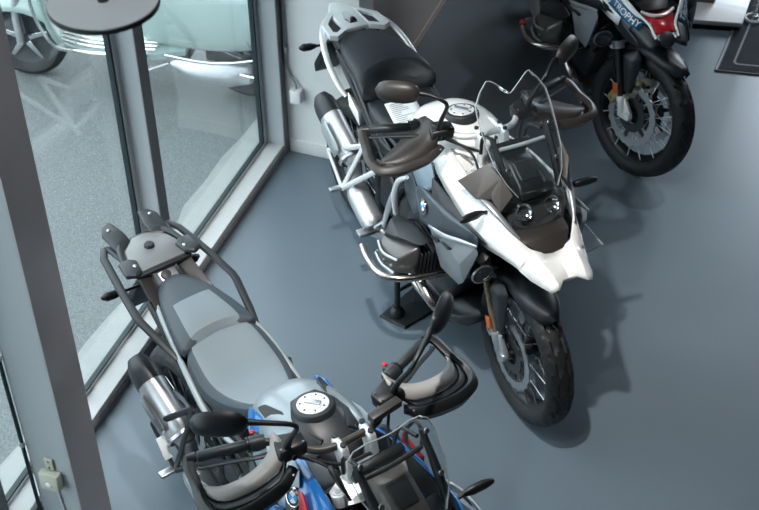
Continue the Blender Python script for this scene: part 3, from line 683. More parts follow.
    PB(MB().tube([(1.08, -.17, 1.112), (1.15, -.06, 1.07), (1.17, .06, 1.06), (1.25, .10, .98)], .006, 8, 5), 'cable', 'black')
    # ---- instrument panel, screen struts, headlight
    ip = P(MB().hull([(1.215, s*.080, 1.085) for s in (-1, 1)]+[(1.245, s*.085, 1.165) for s in (-1, 1)]+[(1.240, s*.080, 1.075) for s in (-1, 1)]+[(1.272, s*.085, 1.155) for s in (-1, 1)], .006), 'instrument_display', 'black')
    P(MB().hull([(1.2165-.0015*e_, s*.072, 1.095) for s in (-1, 1) for e_ in (0, 1)]+[(1.2405-.0015*e_, s*.075, 1.157) for s in (-1, 1) for e_ in (0, 1)]), 'screen_glass', 'tft', ip)
    ns = P(MB().hull([(1.275, s*.050, 1.135) for s in (-1, 1)]+[(1.33, s*.052, 1.13) for s in (-1, 1)]+[(1.42, s*.048, 1.075) for s in (-1, 1)]+[(1.455, s*.06, 1.035) for s in (-1, 1)]+[(1.28, s*.07, 1.05) for s in (-1, 1)]+[(1.265, s*.065, 1.12) for s in (-1, 1)], .012), 'cockpit_cover', C['cockpit'])
    P(MB().hull([(1.34, s*.034, 1.130) for s in (-1, 1)]+[(1.405, s*.030, 1.092) for s in (-1, 1)]+[(1.40, s*.038, 1.09) for s in (-1, 1)]+[(1.33, s*.04, 1.13) for s in (-1, 1)], .006), 'cockpit_recess', 'charcoal', ns)
    P(MB().tube([(1.315, -.105, 1.190), (1.325, 0, 1.195), (1.315, .105, 1.190)], .008, 10, 4), 'cross_brace', 'alu_white' if not C.get('insert') else 'brownblack')
    for s in (-1, 1):
        P(MB().tube([(1.455, s*.100, 1.055), (1.375, s*.112, 1.155), (1.30, s*.115, 1.245)], [.014, .019, .013], 12, 4, flat=(1, .7)), 'screen_strut', 'black')
        P(MB().tube([(1.30, s*.10, 1.225), (1.22, s*.098, 1.19), (1.20, s*.09, 1.10)], .007, 8, 4), 'screen_bracket', 'black')
    # screen sheet
    scr = MB(); rows = []
    dx_, dz_ = C.get('scr', (0, 0))
    for (z_, x_, hw, k_) in [(1.075, 1.475, .085, .01), (1.12, 1.452, .118, .02), (1.18, 1.405, .145, .030), (1.24, 1.352, .152, .034), (1.30, 1.300, .155, .036), (1.345, 1.262, .150, .034), (1.385, 1.232, .122, .026), (1.415, 1.208, .090, .016)]:
        row = []
        for j in range(13):
            v = (j-6)/6; top = max(0, (z_-1.34)/.065)
            row.append(Vector((dx_+x_-k_*abs(v)**1.7+.02*top*(1-abs(v))*.6, v*hw, dz_+z_-.050*top*(1-min(1, abs(v)*1.25)))))
        rows.append(row)
    if C.get('small_screen'):
        rows = rows[:4]
        for (z_, x_, hw, k_) in ((1.272, 1.325, .140, .030), (1.292, 1.310, .115, .020), (1.302, 1.302, .070, .008)):
            rows.append([Vector((x_-k_*abs((j-6)/6)**1.7, (j-6)/6*hw, z_)) for j in range(13)])
    scr.grid(rows); so_ = P(scr, 'windscreen', 'screen', solid=.004)
    ed = MB(); edge = [r_[0] for r_ in rows]+rows[-1][1:-1]+[r_[-1] for r_ in rows[::-1]]
    ed.tube(edge, .0022, 6); P(ed, 'screen_edge', M['screen_edge'], so_)
    for s in (-1, 1):
        for (x_, y_, z_) in ((1.405, .105, 1.155), (1.32, .115, 1.25)):
            P(MB().lathe([(0, .006), (.008, .005), (.009, 0)], (x_+.004, s*y_, z_+.01), (.75, 0, .66), 12), 'screen_bolt', 'steel', so_)
    hl = P(MB().hull([(1.36, s*.135, 1.02) for s in (-1, 1)]+[(1.44, s*.155, .985) for s in (-1, 1)]+[(1.47, s*.13, .90) for s in (-1, 1)]+[(1.50, s*.06, .895) for s in (-1, 1)]+[(1.46, s*.05, 1.03) for s in (-1, 1)]+[(1.36, s*.12, .88) for s in (-1, 1)], .01), 'headlight', 'black')
    P(MB().hull([(1.452, -.118, .992), (1.482, -.118, .915), (1.512, -.055, .905), (1.478, -.05, 1.022), (1.512, .055, .905), (1.478, .05, 1.022), (1.482, .118, .915), (1.452, .118, .992)], .004), 'headlight_lens', 'lens', hl)
    for s in (-1, 1):
        P(MB().lathe([(.034, .016), (.030, .008), (.013, -.006), (0, -.010)], (1.468, s*.060, 1.000), (.85, 0, .5), 24), 'reflector_bowl', 'chrome', hl, solid=.001)
        P(MB().hull([(1.490, s*.0, .948), (1.497, s*.0, .938), (1.468, s*.105, .975), (1.478, s*.108, .960), (1.492, s*.06, .942), (1.484, s*.06, .956)]), 'light_strip', 'steel', hl)
        fl = MB(); c0 = Vector((1.425, s*.195, .735)); ax_ = Vector((1, s*.05, -.12)).normalized()
        fl.lathe([(0, -.055), (.026, -.05), (.040, -.02), (.044, .012), (.042, .022), (.036, .020), (.0, .004)], c0, ax_, 24)
        fl.hull([c0+Vector(p) for p in [(-.02, 0, .03), (.015, 0, .03), (-.03, -s*.05, .075), (.0, -s*.05, .08), (-.02, -s*.01, .07), (.02, -s*.01, .06), (-.02, s*.02, .02), (.0, s*.025, .03)]], .005)
        fo = P(fl, 'fog_light', 'black')
        P(MB().lathe([(.041, .016), (.046, .018), (.046, .024), (.041, .026), (.041, .016)], c0, ax_, 24), 'fog_ring', 'steel', fo)
        P(MB().lathe([(0, .028), (.02, .027), (.037, .021)], c0, ax_, 20), 'fog_lens', 'lens', fo)
        P(MB().lathe([(.037, .021), (.033, .012), (.018, .006), (0, .005)], c0, ax_, 20), 'fog_reflector', 'chrome', fo)
        P(MB().tube([(1.40, s*.165, .99), (1.405, s*.20, 1.00)], .008, 8).tube([(1.405, s*.195, 1.0), (1.41, s*.225, 1.003), (1.415, s*.265, 1.005), (1.42, s*.292, 1.006), (1.42, s*.30, 1.006)], [.010, .0175, .0175, .011, .004], 12, 3, flat=(1, .8)), 'indicator', 'black')
    # side stand (left)
    P(MB().tube([(.74, .14, .26), (.66, .22, .12), (.62, .27, .012)], .012, 10).box((.62, .285, .007), (.07, .05, .010), None, .003), 'side_stand', 'base_black')
    return root
M['screen_edge'] = mat('screen_edge_plastic', (.36, .40, .42), .2)

def roundel(P, parent, c, n, up_, r=.030):
    n = Vector(n).normalized(); u_ = Vector(up_); u_ = (u_-n*u_.dot(n)).normalized(); v_ = n.cross(u_); c = Vector(c)
    o = P(MB().lathe([(0, .002), (r*.93, .002), (r, .0), (r, -.004), (0, -.004)], c, n, 40), 'roundel', 'base_black', parent)
    P(MB().lathe([(r*.93, .0025), (r*.99, .003), (r*1.03, 0), (r*.97, -.001)], c, n, 40), 'roundel_rim', 'chrome', o)
    P(MB().lathe([(r*.60, .0022), (r*.62, .0034), (r*.66, .0022)], c, n, 40), 'roundel_ring', 'chrome', o)
    for q in range(4):
        mb = MB(); pts = [c+n*.003]+[c+n*.003+(u_*cos(q*pi/2+pi/2*k/8)+v_*sin(q*pi/2+pi/2*k/8))*r*.6 for k in range(9)]
        mb.poly(pts, .0008, n); P(mb, 'roundel_quarter', M['sky_blue'] if q % 2 else 'white_plastic', o)
    for i, ch in enumerate('BMW'):
        a = R(38)*(1-i); d_ = u_*cos(a)+v_*sin(a); t_ = n.cross(d_)
        x_ = -t_ if (-t_).cross(d_).dot(n) > 0 else t_
        t = text('roundel_letter', ch, r*.42, frame_mtx(c+n*.0026+d_*r*.80, x_, d_), M['white_plastic'], o, .0003)
M['sky_blue'] = mat('roundel_blue', (.02, .30, .65), .3)

# ---- racks
def rack_white(P, C):
    fr = P(MB().hull([(-.255, s*.025, .95) for s in (-1, 1)]+[(-.22, s*.045, .95) for s in (-1, 1)]+[(-.16, s*.075, .95) for s in (-1, 1)]+[(-.01, s*.062, .95) for s in (-1, 1)]+[(-.255, s*.022, .968) for s in (-1, 1)]+[(-.16, s*.068, .970) for s in (-1, 1)]+[(-.015, s*.055, .968) for s in (-1, 1)], .005), 'luggage_rack', 'alu_white')
    P(MB().hull([(-.155, s*.012, .970) for s in (-1, 1)]+[(-.09, s*.028, .970) for s in (-1, 1)]+[(-.05, s*.02, .970) for s in (-1, 1)]+[(-.14, 0, .974), (-.09, 0, .982), (-.06, .01, .974)], .003), 'seat_lock', 'chrome', fr)
    for s in (-1, 1):
        oc = [(-.175, .055), (-.150, .085), (-.090, .138), (.012, .148), (.030, .115), (-.005, .060)]
        ic = [(-.140, .058), (-.128, .075), (-.082, .112), (-.012, .120), (-.002, .105), (-.030, .065)]
        mb = MB(); n = len(oc)
        vt = [[mb.bm.verts.new((x_, s*y_, z_)) for x_, y_ in pp] for pp, z_ in ((oc, .972), (ic, .972), (ic, .948), (oc, .948))]
        for q in range(4):
            for k in range(n): mb.bm.faces.new((vt[q][k], vt[q][(k+1) % n], vt[(q+1) % 4][(k+1) % n], vt[(q+1) % 4][k]))
        lo = P(mb, 'rack_loop', 'alu_white', fr, smooth=False, bevel=.004)
        P(MB().poly([(x_, s*y_, .954) for x_, y_ in ic], .004, (0, 0, 1)), 'rack_pad', 'black', lo)
        P(MB().tube([(-.145, s*.085, .958), (-.100, s*.128, .955), (-.03, s*.163, .945), (.04, s*.186, .922), (.13, s*.200, .885), (.22, s*.200, .845), (.265, s*.190, .820)], [.009, .011, .012, .012, .012, .011, .008], 12, 2, flat=(.75, 1.15)), 'grab_rail', C['rail'])
        P(MB().hull([(.25, s*.18, .845), (.37, s*.185, .80), (.40, s*.19, .74), (.31, s*.20, .80), (.34, s*.15, .78)], .004), 'rail_foot', C['rail'])
def rack_black(P, C):
    fr = P(MB().hull([(-.24, s*.03, .955) for s in (-1, 1)]+[(-.245, s*.03, .975) for s in (-1, 1)]+[(-.19, s*.085, .978) for s in (-1, 1)]+[(-.125, s*.105, .978) for s in (-1, 1)]+[(-.06, s*.095, .975) for s in (-1, 1)]+[(-.075, s*.03, .975) for s in (-1, 1)]+[(-.06, s*.09, .955) for s in (-1, 1)]+[(-.19, s*.09, .955) for s in (-1, 1)], .005), 'luggage_rack', 'rackgrey')
    P(MB().hull([(-.262, s*.04, .950) for s in (-1, 1)]+[(-.205, s*.108, .950) for s in (-1, 1)]+[(-.12, s*.128, .950) for s in (-1, 1)]+[(-.048, s*.112, .950) for s in (-1, 1)]+[(-.262, s*.04, .966) for s in (-1, 1)]+[(-.205, s*.105, .968) for s in (-1, 1)]+[(-.12, s*.125, .968) for s in (-1, 1)]+[(-.048, s*.108, .966) for s in (-1, 1)], .005), 'rack_frame', 'black_satin', fr)
    P(MB().lathe([(0, .012), (.016, .011), (.019, .006), (.021, 0)], (-.165, 0, .978), (0, 0, 1), 8), 'centre_knob', 'black_satin', fr)
    P(MB().hull([(-.06, s*.045, .90) for s in (-1, 1)]+[(-.075, s*.04, .955) for s in (-1, 1)]+[(.0, s*.03, .92) for s in (-1, 1)]+[(.0, s*.04, .89) for s in (-1, 1)], .004), 'lock_housing', 'alu', fr)
    P(MB().lathe([(0, .004), (.018, .003), (.019, -.006)], (-.028, -.01, .944), (.5, 0, .86), 20), 'seat_lock', 'black', fr)
    for s in (-1, 1):
        P(MB().hull([(-.365, s*.055, .972), (-.352, s*.098, .972), (-.31, s*.118, .972), (-.20, s*.112, .968), (-.215, s*.040, .968), (-.29, s*.038, .972), (-.362, s*.06, .988), (-.348, s*.094, .988), (-.312, s*.110, .988), (-.235, s*.095, .982), (-.24, s*.042, .982), (-.29, s*.046, .987)], .005), 'rack_paw', 'black_satin', fr)
        P(MB().tube([(-.26, s*.075, .968), (-.19, s*.105, .970), (-.13, s*.12, .966)], .012, 10, 4), 'rack_arm', 'black_satin', fr)
        P(MB().hull([(-.135, s*.145, .975), (-.14, s*.10, .975), (-.115, s*.075, .975), (-.055, s*.085, .975), (-.03, s*.115, .975), (-.05, s*.155, .975), (-.13, s*.14, .990), (-.133, s*.103, .990), (-.112, s*.082, .990), (-.06, s*.09, .990), (-.04, s*.118, .990), (-.055, s*.148, .990)], .005), 'rack_paw', 'black_satin', fr)
        for (x_, y_) in ((-.315, .085), (-.085, .10)): P(MB().lathe([(0, .003), (.004, .003), (.007, .001), (.007, -.002)], (x_, s*y_, .9895), (0, 0, 1), 12), 'paw_bolt', 'steel', fr)
        P(MB().hull([(-.09, s*.05, .95), (-.08, s*.095, .95), (.06, s*.075, .90), (.10, s*.115, .895), (.06, s*.115, .915), (-.05, s*.105, .955), (.0, s*.05, .90)], .004), 'tail_panel', 'brownblack')
        P(MB().tube([(-.13, s*.10, .955), (-.205, s*.112, .955), (-.262, s*.118, .953), (-.270, s*.132, .952), (-.225, s*.155, .948), (-.06, s*.178, .938), (.09, s*.194, .922), (.115, s*.192, .917), (.24, s*.168, .885), (.30, s*.158, .868)], [.010, .011, .012, .012, .013, .0135, .0135, .0135, .013, .008], 8, 0, flat=(.8, 1.15)), 'grab_rail', 'black_satin')
M['rackgrey'] = mat('grey_rack_coating', (.20, .205, .21), .4, .3)

# ---- bodywork
def fairing(P, m):
    """side shrouds and beak in one skin, from the tank down to the two-pronged tip"""
    side = [  # (outer edge, ridge, inner edge)
        [(.935, .125, .955), (.955, .115, .985), (.99, .095, 1.005)],
        [(1.015, .172, .945), (1.03, .155, .985), (1.06, .125, 1.025)],
        [(1.115, .195, .935), (1.14, .178, .985), (1.17, .145, 1.03)],
        [(1.25, .205, .915), (1.275, .188, .970), (1.29, .158, 1.020)],
        [(1.36, .200, .880), (1.38, .186, .945), (1.40, .165, 1.015)],
        [(1.43, .190, .858), (1.455, .176, .925), (1.465, .155, .995)],
        [(1.515, .168, .862), (1.535, .150, .908), (1.525, .130, .960)],
        [(1.590, .146, .858), (1.585, .120, .895), (1.572, .096, .925)],
    ]
    half = [
        [(1.600, 0, .884), (1.600, .035, .892), (1.590, .080, .916), (1.602, .110, .889), (1.602, .142, .852)],
        [(1.645, 0, .876), (1.645, .036, .886), (1.650, .074, .893), (1.655, .100, .876), (1.655, .124, .838)],
        [(1.690, 0, .864), (1.696, .034, .874), (1.702, .066, .876), (1.706, .088, .862), (1.704, .107, .838)],
        [(1.712, 0, .852), (1.718, .032, .860), (1.732, .060, .860), (1.734, .078, .852), (1.730, .092, .834)],
        [(1.716, 0, .842), (1.720, .032, .850), (1.750, .062, .846), (1.748, .076, .842), (1.740, .085, .830)],
    ]
    mb = MB()
    side.append([half[0][4], half[0][3], half[0][2]])
    for s in (-1, 1):
        cols = [catmull([Vector((r[k][0], s*r[k][1], r[k][2])) for r in side], 3) for k in range(3)]
        cols.insert(1, [(p+q)/2+Vector((0, s*.004, .004)) for p, q in zip(cols[0], cols[1])])
        n = len(cols[0]); cols[1][-1] = (cols[0][-1]+cols[2][-1])/2
        mb.grid([[cols[k][i] for k in range(4)] for i in range(n)])
    for s in (-1, 1):
        mb.grid([[(x_, s*y_, z_) for x_, y_, z_ in h] for h in half])
    bmesh.ops.remove_doubles(mb.bm, verts=mb.bm.verts, dist=1e-4)
    bmesh.ops.recalc_face_normals(mb.bm, faces=mb.bm.faces)
    if sum(f.normal.z for f in mb.bm.faces) < 0: bmesh.ops.reverse_faces(mb.bm, faces=mb.bm.faces)
    return P(mb, 'front_fairing', m, solid=.008, offset=0, angle=32)
def side_panels(P, C, s, root):
    # dark roundel panel
    mb = MB(); mb.hull([(.955, s*.225, .79), (.975, s*.235, .845), (1.02, s*.235, .870), (1.10, s*.245, .875), (1.20, s*.245, .870), (1.42, s*.215, .905), (1.43, s*.215, .87), (1.40, s*.22, .80), (1.22, s*.25, .755), (1.07, s*.25, .745), (1.03, s*.235, .70), (1.2, s*.17, .80), (1.0, s*.17, .80)], .010)
    rp = P(mb, 'side_panel', C['side'])
    roundel(P, rp, (1.075, s*.2535, .815), (-.08, s*1, .12), (0, 0, 1), .030)
    P(MB().lathe([(0, .003), (.005, .003), (.006, 0)], (1.0, s*.243, .84), (0, s, .1), 10), 'panel_bolt', 'steel', rp)
    # silver panel with GS slots
    mb = MB(); mb.hull([(1.145, s*.245, .735), (1.16, s*.268, .775), (1.27, s*.285, .820), (1.30, s*.275, .835), (1.46, s*.245, .895), (1.47, s*.24, .865), (1.40, s*.275, .775), (1.415, s*.26, .690), (1.37, s*.25, .640), (1.25, s*.262, .640), (1.2, s*.20, .70), (1.4, s*.20, .75)], .010)
    sp = P(mb, 'radiator_cover', C['silver'])
    P(MB().tube([(1.155, s*.272, .785), (1.215, s*.284, .812), (1.30, s*.285, .842), (1.38, s*.268, .872), (1.465, s*.248, .902)], [.004, .009, .011, .010, .005], 10, 4, flat=(1, .6)), 'bright_edge', 'alu', sp)
    for (a, b) in ((1.205, 1.262), (1.280, 1.345)):
        P(MB().hull([(a, s*.272, .765+(a-1.205)*.32), (a+.012, s*.292, .793+(a-1.205)*.32), (b, s*.294, .782+(b-1.205)*.32), (b-.010, s*.291, .757+(b-1.205)*.32), (a-.004, s*.290, .770+(a-1.2)*.32), (b, s*.268, .76+(b-1.2)*.3)], .002), 'slot', 'base_black', sp)
    # vent panel between silver panel and white shroud
    P(MB().hull([(1.04, s*.20, .905), (1.05, s*.205, .93), (1.15, s*.212, .905), (1.30, s*.205, .90), (1.44, s*.19, .865), (1.47, s*.20, .895), (1.20, s*.236, .868), (1.10, s*.235, .868), (1.2, s*.16, .87)], .006), 'vent_panel', 'charcoal')
    # blue-grey knee panel
    P(MB().hull([(.80, s*.14, .97), (.93, s*.165, .985), (1.0, s*.17, .945), (1.08, s*.205, .90), (1.0, s*.19, .80), (.86, s*.165, .74), (.76, s*.15, .80), (.74, s*.14, .90), (.9, s*.1, .85)], .012), 'knee_panel', C['knee'])
    P(MB().hull([(.74, s*.15, .80), (.88, s*.175, .76), (.93, s*.18, .66), (.86, s*.17, .58), (.76, s*.16, .62), (.70, s*.14, .72), (.8, s*.12, .7)], .012), 'airbox_cover', 'steelgrey')
    P(MB().tube([(.70, s*.165, .48), (.72, s*.185, .60), (.76, s*.19, .70), (.82, s*.185, .76)], [.012, .016, .014, .008], 10, 4), 'frame_cover', C['pbracket'])
def body_white(P, C, root):
    fairing(P, 'paint_white')
    for s in (-1, 1):
        side_panels(P, C, s, root)
        # dark wing deflector
        P(MB().hull([(1.245, s*.215, 1.045), (1.30, s*.185, 1.11), (1.355, s*.160, 1.180), (1.43, s*.145, 1.160), (1.42, s*.165, 1.06), (1.36, s*.20, 1.03), (1.30, s*.17, 1.03), (1.38, s*.13, 1.06)], .003), 'wind_deflector', 'wing')
        P(MB().hull([(1.355, s*.160, 1.180), (1.43, s*.145, 1.160), (1.475, s*.115, 1.10), (1.46, s*.155, 1.02), (1.42, s*.17, 1.06), (1.40, s*.12, 1.08)], .003), 'wind_deflector', 'wing')
        # silver bracket strip
        P(MB().tube([(1.31, s*.180, 1.035), (1.39, s*.175, 1.035), (1.45, s*.160, 1.015), (1.51, s*.138, .980), (1.55, s*.118, .955)], [.010, .015, .013, .009, .003], 10, 4, flat=(.6, 1)), 'headlight_surround', 'panelsilver')
    P(MB().hull([(1.48, s*.115, .935) for s in (-1, 1)]+[(1.55, s*.10, .930) for s in (-1, 1)]+[(1.605, s*.050, .900) for s in (-1, 1)]+[(1.60, s*.055, .87) for s in (-1, 1)]+[(1.45, s*.13, .86) for s in (-1, 1)]+[(1.49, s*.05, .915) for s in (-1, 1)], .006), 'headlight_chin', 'brownblack')
def body_blue(P, C, root):
    sh = fairing(P, 'paint_blue')
    mb = MB(); mb.grid([[(x_, v*h_, zc-(zc-ze)*v*v) for v in (-1, -.5, 0, .5, 1)] for x_, h_, zc, ze in ((.845, .045, 1.064, 1.060), (.90, .078, 1.070, 1.056), (.96, .092, 1.070, 1.049), (1.02, .088, 1.054, 1.034), (1.075, .066, 1.022, 1.010), (1.11, .04, .995, .990))])
    P(mb, 'tank_centre_cover', 'charcoal', solid=.008, offset=0)
    for s in (-1, 1):
        side_panels(P, C, s, root)
        roundel(P, sh, (1.088, s*.198, .955), (.10, s*1, .45), (.3, 0, 1), .030)
        # pale upper facing and red flashes
        P(MB().hull([(.93, s*.156, .905), (.95, s*.147, .98), (1.0, s*.142, 1.028), (1.065, s*.158, 1.025), (1.10, s*.182, .995), (1.03, s*.192, .955), (.98, s*.180, .90), (1.0, s*.12, .95)], .003), 'shroud_facing', 'facing', sh)
        P(MB().hull([(1.135, s*.210, .930), (1.105, s*.192, 1.008), (1.125, s*.190, 1.015), (1.20, s*.211, .965), (1.19, s*.218, .925), (1.14, s*.17, .95)], .002), 'red_flash', 'paint_red', sh)
        P(MB().hull([(.975, s*.188, .905), (.985, s*.192, .895), (1.045, s*.199, .950), (1.035, s*.195, .968), (1.0, s*.16, .93)], .002), 'red_flash', 'paint_red', sh)
        # blue tank flank and recessed dark panels
        P(MB().hull([(.715, s*.120, .985), (.775, s*.130, 1.005), (.80, s*.135, .985), (.87, s*.125, .990), (.905, s*.105, .995), (.92, s*.125, .96), (.90, s*.16, .93), (.80, s*.17, .93), (.73, s*.15, .93), (.82, s*.1, .93)], .006), 'tank_flank', 'paint_blue')
        P(MB().hull([(.755, s*.120, 1.010), (.775, s*.098, 1.028), (.85, s*.078, 1.045), (.89, s*.085, 1.035), (.865, s*.125, 1.000), (.82, s*.06, .99)], .005), 'knee_recess', 'charcoal')
        P(MB().hull([(.935, s*.105, 1.022), (.94, s*.070, 1.052), (1.03, s*.040, 1.050), (1.055, s*.068, 1.035), (1.05, s*.105, 1.01), (1.0, s*.07, .99)], .006), 'tank_vent', 'charcoal')
        P(MB().tube([(.948, s*.098, 1.030), (.952, s*.076, 1.054), (1.028, s*.048, 1.056), (1.04, s*.070, 1.042), (.948, s*.098, 1.030)], .0035, 8), 'vent_frame', 'base_black')
        P(MB().tube([(1.20, s*.135, 1.14), (1.225, s*.150, 1.19), (1.26, s*.150, 1.17), (1.27, s*.13, 1.11), (1.225, s*.125, 1.10), (1.20, s*.135, 1.14)], .006, 8, 3), 'cable_loop', 'brownblack')
        P(MB().hull([(1.31, s*.165, 1.045), (1.36, s*.150, 1.09), (1.46, s*.12, 1.05), (1.47, s*.14, 1.00), (1.40, s*.165, .99), (1.40, s*.12, 1.03)], .004), 'wind_deflector', 'black_satin')
    P(MB().hull([(1.48, s*.115, .935) for s in (-1, 1)]+[(1.605, s*.050, .898) for s in (-1, 1)]+[(1.60, s*.055, .87) for s in (-1, 1)]+[(1.45, s*.13, .86) for s in (-1, 1)]+[(1.49, s*.05, .915) for s in (-1, 1)], .006), 'headlight_chin', 'black')
def body_trophy(P, C, root):
    sh = bk = fairing(P, 'black_satin')
    for s in (-1, 1):
        side_panels(P, C, s, root)
        # white stripe, blue band with lettering
        def sp(x_, t):  # point on the shroud face, t 0 bottom .. 1 top
            ks = [(1.015, .172, .945, 1.06, .125, 1.025), (1.115, .195, .935, 1.17, .145, 1.03), (1.25, .205, .915, 1.29, .158, 1.02), (1.36, .20, .88, 1.40, .165, 1.015), (1.43, .187, .858, 1.465, .155, .995), (1.515, .168, .858, 1.525, .135, .965), (1.60, .145, .852, 1.585, .098, .93), (1.665, .12, .845, 1.625, .06, .912)]
            for a, b in zip(ks, ks[1:]):
                if x_ <= b[0]:
                    q = (x_-a[0])/(b[0]-a[0]); k = [a[i]*(1-q)+b[i]*q for i in range(6)]; break
            else: k = ks[-1]
            v = Vector((k[0]*(1-t)+k[3]*t, s*(k[1]*(1-t)+k[4]*t+.006+.018*t*(1-t)), k[2]*(1-t)+k[5]*t+.003)); return v
        def band(nm, t0, t1, x0, x1, m, o_=.0):
            mb = MB(); rows = []
            for k in range(13):
                x_ = x0+(x1-x0)*k/12; rows.append([sp(x_, t0)+Vector((0, s*o_, o_)), sp(x_, (t0+t1)/2)+Vector((0, s*o_, o_)), sp(x_, t1)+Vector((0, s*o_, o_))])
            mb.grid(rows); return P(mb, nm, m, sh, solid=.003)
        band('white_stripe', -.04, .42, 1.03, 1.54, 'paint_white', .001)
        band('blue_band', .40, .92, 1.10, 1.66, 'band_blue', .002)
        band('white_stripe', .90, 1.04, 1.20, 1.64, 'paint_white', .003)
        word = 'TROPHY'
        for i, ch in enumerate(word):
            x_ = 1.475+i*.032 if s < 0 else 1.635-i*.032
            p = sp(x_, .66); dx = (sp(x_+.01, .66)-sp(x_-.01, .66)); dy = sp(x_, .9)-sp(x_, .4)
            if s > 0: dx = -dx
            nn = dx.cross(dy).normalized()
            text('lettering', ch, .046, frame_mtx(p+nn*.006, dx, dy), M['paint_white'], sh, .0004)
        for i, ch in enumerate('GS'):
            x_ = 1.365+i*.055 if s < 0 else 1.42-i*.055
            p = sp(x_, .62); dx = (sp(x_+.01, .62)-sp(x_-.01, .62)); dy = sp(x_, .9)-sp(x_, .4)
            if s > 0: dx = -dx
            nn = dx.cross(dy).normalized()
            text('lettering', ch, .085, frame_mtx(p+nn*.0065, dx, dy), M['paint_white'], sh, .0004)
        P(MB().hull([(1.46, s*.178, .862), (1.50, s*.165, .90), (1.60, s*.15, .862), (1.68, s*.125, .850), (1.72, s*.115, .825), (1.60, s*.14, .80), (1.50, s*.16, .81), (1.56, s*.10, .83)], .008), 'beak_flank', 'black_satin')
        P(MB().tube([sp(1.50, 1.06), sp(1.56, 1.06), sp(1.60, 1.05), Vector((1.645, s*.062, .905)), Vector((1.69, s*.056, .885)), Vector((1.72, s*.052, .875))], .006, 8, 3, flat=(1, 1)), 'white_edge', 'paint_white')
        P(MB().hull([(1.36, s*.155, 1.155), (1.43, s*.145, 1.145), (1.475, s*.115, 1.09), (1.46, s*.155, 1.02), (1.30, s*.18, 1.03), (1.40, s*.12, 1.08)], .003), 'wind_deflector', 'black_satin')
    P(MB().tube([(.835, -.392, .484), (.885, -.405, .489)], .0185, 14), 'red_bar_cap', 'red')
    mb = MB(); mb.grid([[(1.565, -.075, .925), (1.58, 0, .915), (1.565, .075, .925)], [(1.62, -.062, .902), (1.625, 0, .900), (1.62, .062, .902)], [(1.69, -.052, .885), (1.695, 0, .884), (1.69, .052, .885)]])
    P(mb, 'red_beak_plate', 'paint_red', bk, solid=.008)
    P(MB().tube([(1.57, -.078, .930), (1.60, -.03, .922), (1.60, .03, .922), (1.57, .078, .930)], .008, 8, 3), 'white_edge', 'paint_white', bk)
    P(MB().hull([(1.69, -.05, .880), (1.69, .05, .880), (1.725, -.048, .868), (1.725, .048, .868), (1.72, 0, .86), (1.68, 0, .888)], .004), 'grey_beak_tip', 'panelsilver', bk)
    P(MB().lathe([(0, .006), (.030, .005), (.036, .001), (.038, -.01)], (1.722, 0, .868), (.72, 0, .69), 28), 'beak_nose', 'charcoal', bk)
    P(MB().hull([(1.42, s*.115, .965) for s in (-1, 1)]+[(1.56, s*.06, .925) for s in (-1, 1)]+[(1.55, s*.055, .90) for s in (-1, 1)]+[(1.45, s*.10, .88) for s in (-1, 1)], .006), 'headlight_chin', 'black')
M['band_blue'] = mat('band_blue_decal', (.035, .14, .27), .3)
M['facing'] = mat('pale_grey_facing', (.30, .35, .37), .35)

M['cover_grey'] = mat('cylinder_cover_grey', (.13, .125, .12), .36, .6)
base = dict(
 rim='rim', spoke='steel', fork='bronze', forkleg='panelsilver', caliper='alu', fender='black_satin', cover='cover_grey', bar_guard='steel_warm',
 frame='black', hanger='alu', pbracket='alu_white', muffler='muffler', heat='muffler', endcap='charcoal', tail='black_satin', rail='alu_white', rack=rack_white,
 seat='seat_black', seat_side='seat_black', seat_side2='seat_black', trim='black_satin', sidecover='black_satin', tankm='paint_white', capring='charcoal', cap=(.90, 1.074), capflat=True,
 barm='alu_white', guard='brownblack', mirror='brownblack', cockpit='black', side='steelgrey', silver='panelsilver', knee='knee', body=body_white,
 tank=[(.655, .07, .96, .86), (.69, .125, 1.005, .84), (.76, .165, 1.048, .82), (.85, .185, 1.070, .82), (.95, .186, 1.075, .84), (1.04, .170, 1.050, .86), (1.11, .14, 1.005, .88), (1.15, .09, .96, .90)],
 rider=[(.335, .135, .885, .09, .0, .12), (.40, .165, .872, .11, -.002, .08), (.48, .180, .858, .12, -.004), (.56, .172, .855, .12, -.002), (.63, .140, .868, .11, .002), (.685, .105, .900, .10, .006), (.72, .085, .925, .09, .006)],
 pillion=[(-.035, .045, .930, .03, .0), (-.015, .085, .945, .05, .004), (.04, .120, .955, .07, .008), (.14, .150, .962, .08, .012), (.25, .165, .965, .09, .014, .02), (.34, .178, .962, .10, .014, .05), (.405, .186, .935, .09, .010, .10), (.425, .176, .900, .07, .006, .12)],
)
base['mir'] = (1.036, .348); base['guard_h'] = .50; base['pb'] = (.45, .68)
cw = dict(base)
cb = dict(base); cb['mir'] = (1.028, .38); cb['guard_h'] = .7; cb['pb'] = (.45, .78); cb['tank'] = [(.655, .06, .945, .86), (.69, .115, .985, .84), (.76, .155, 1.025, .82), (.85, .170, 1.052, .82), (.95, .170, 1.060, .84), (1.03, .150, 1.035, .86), (1.09, .12, .995, .88), (1.12, .08, .96, .90)]
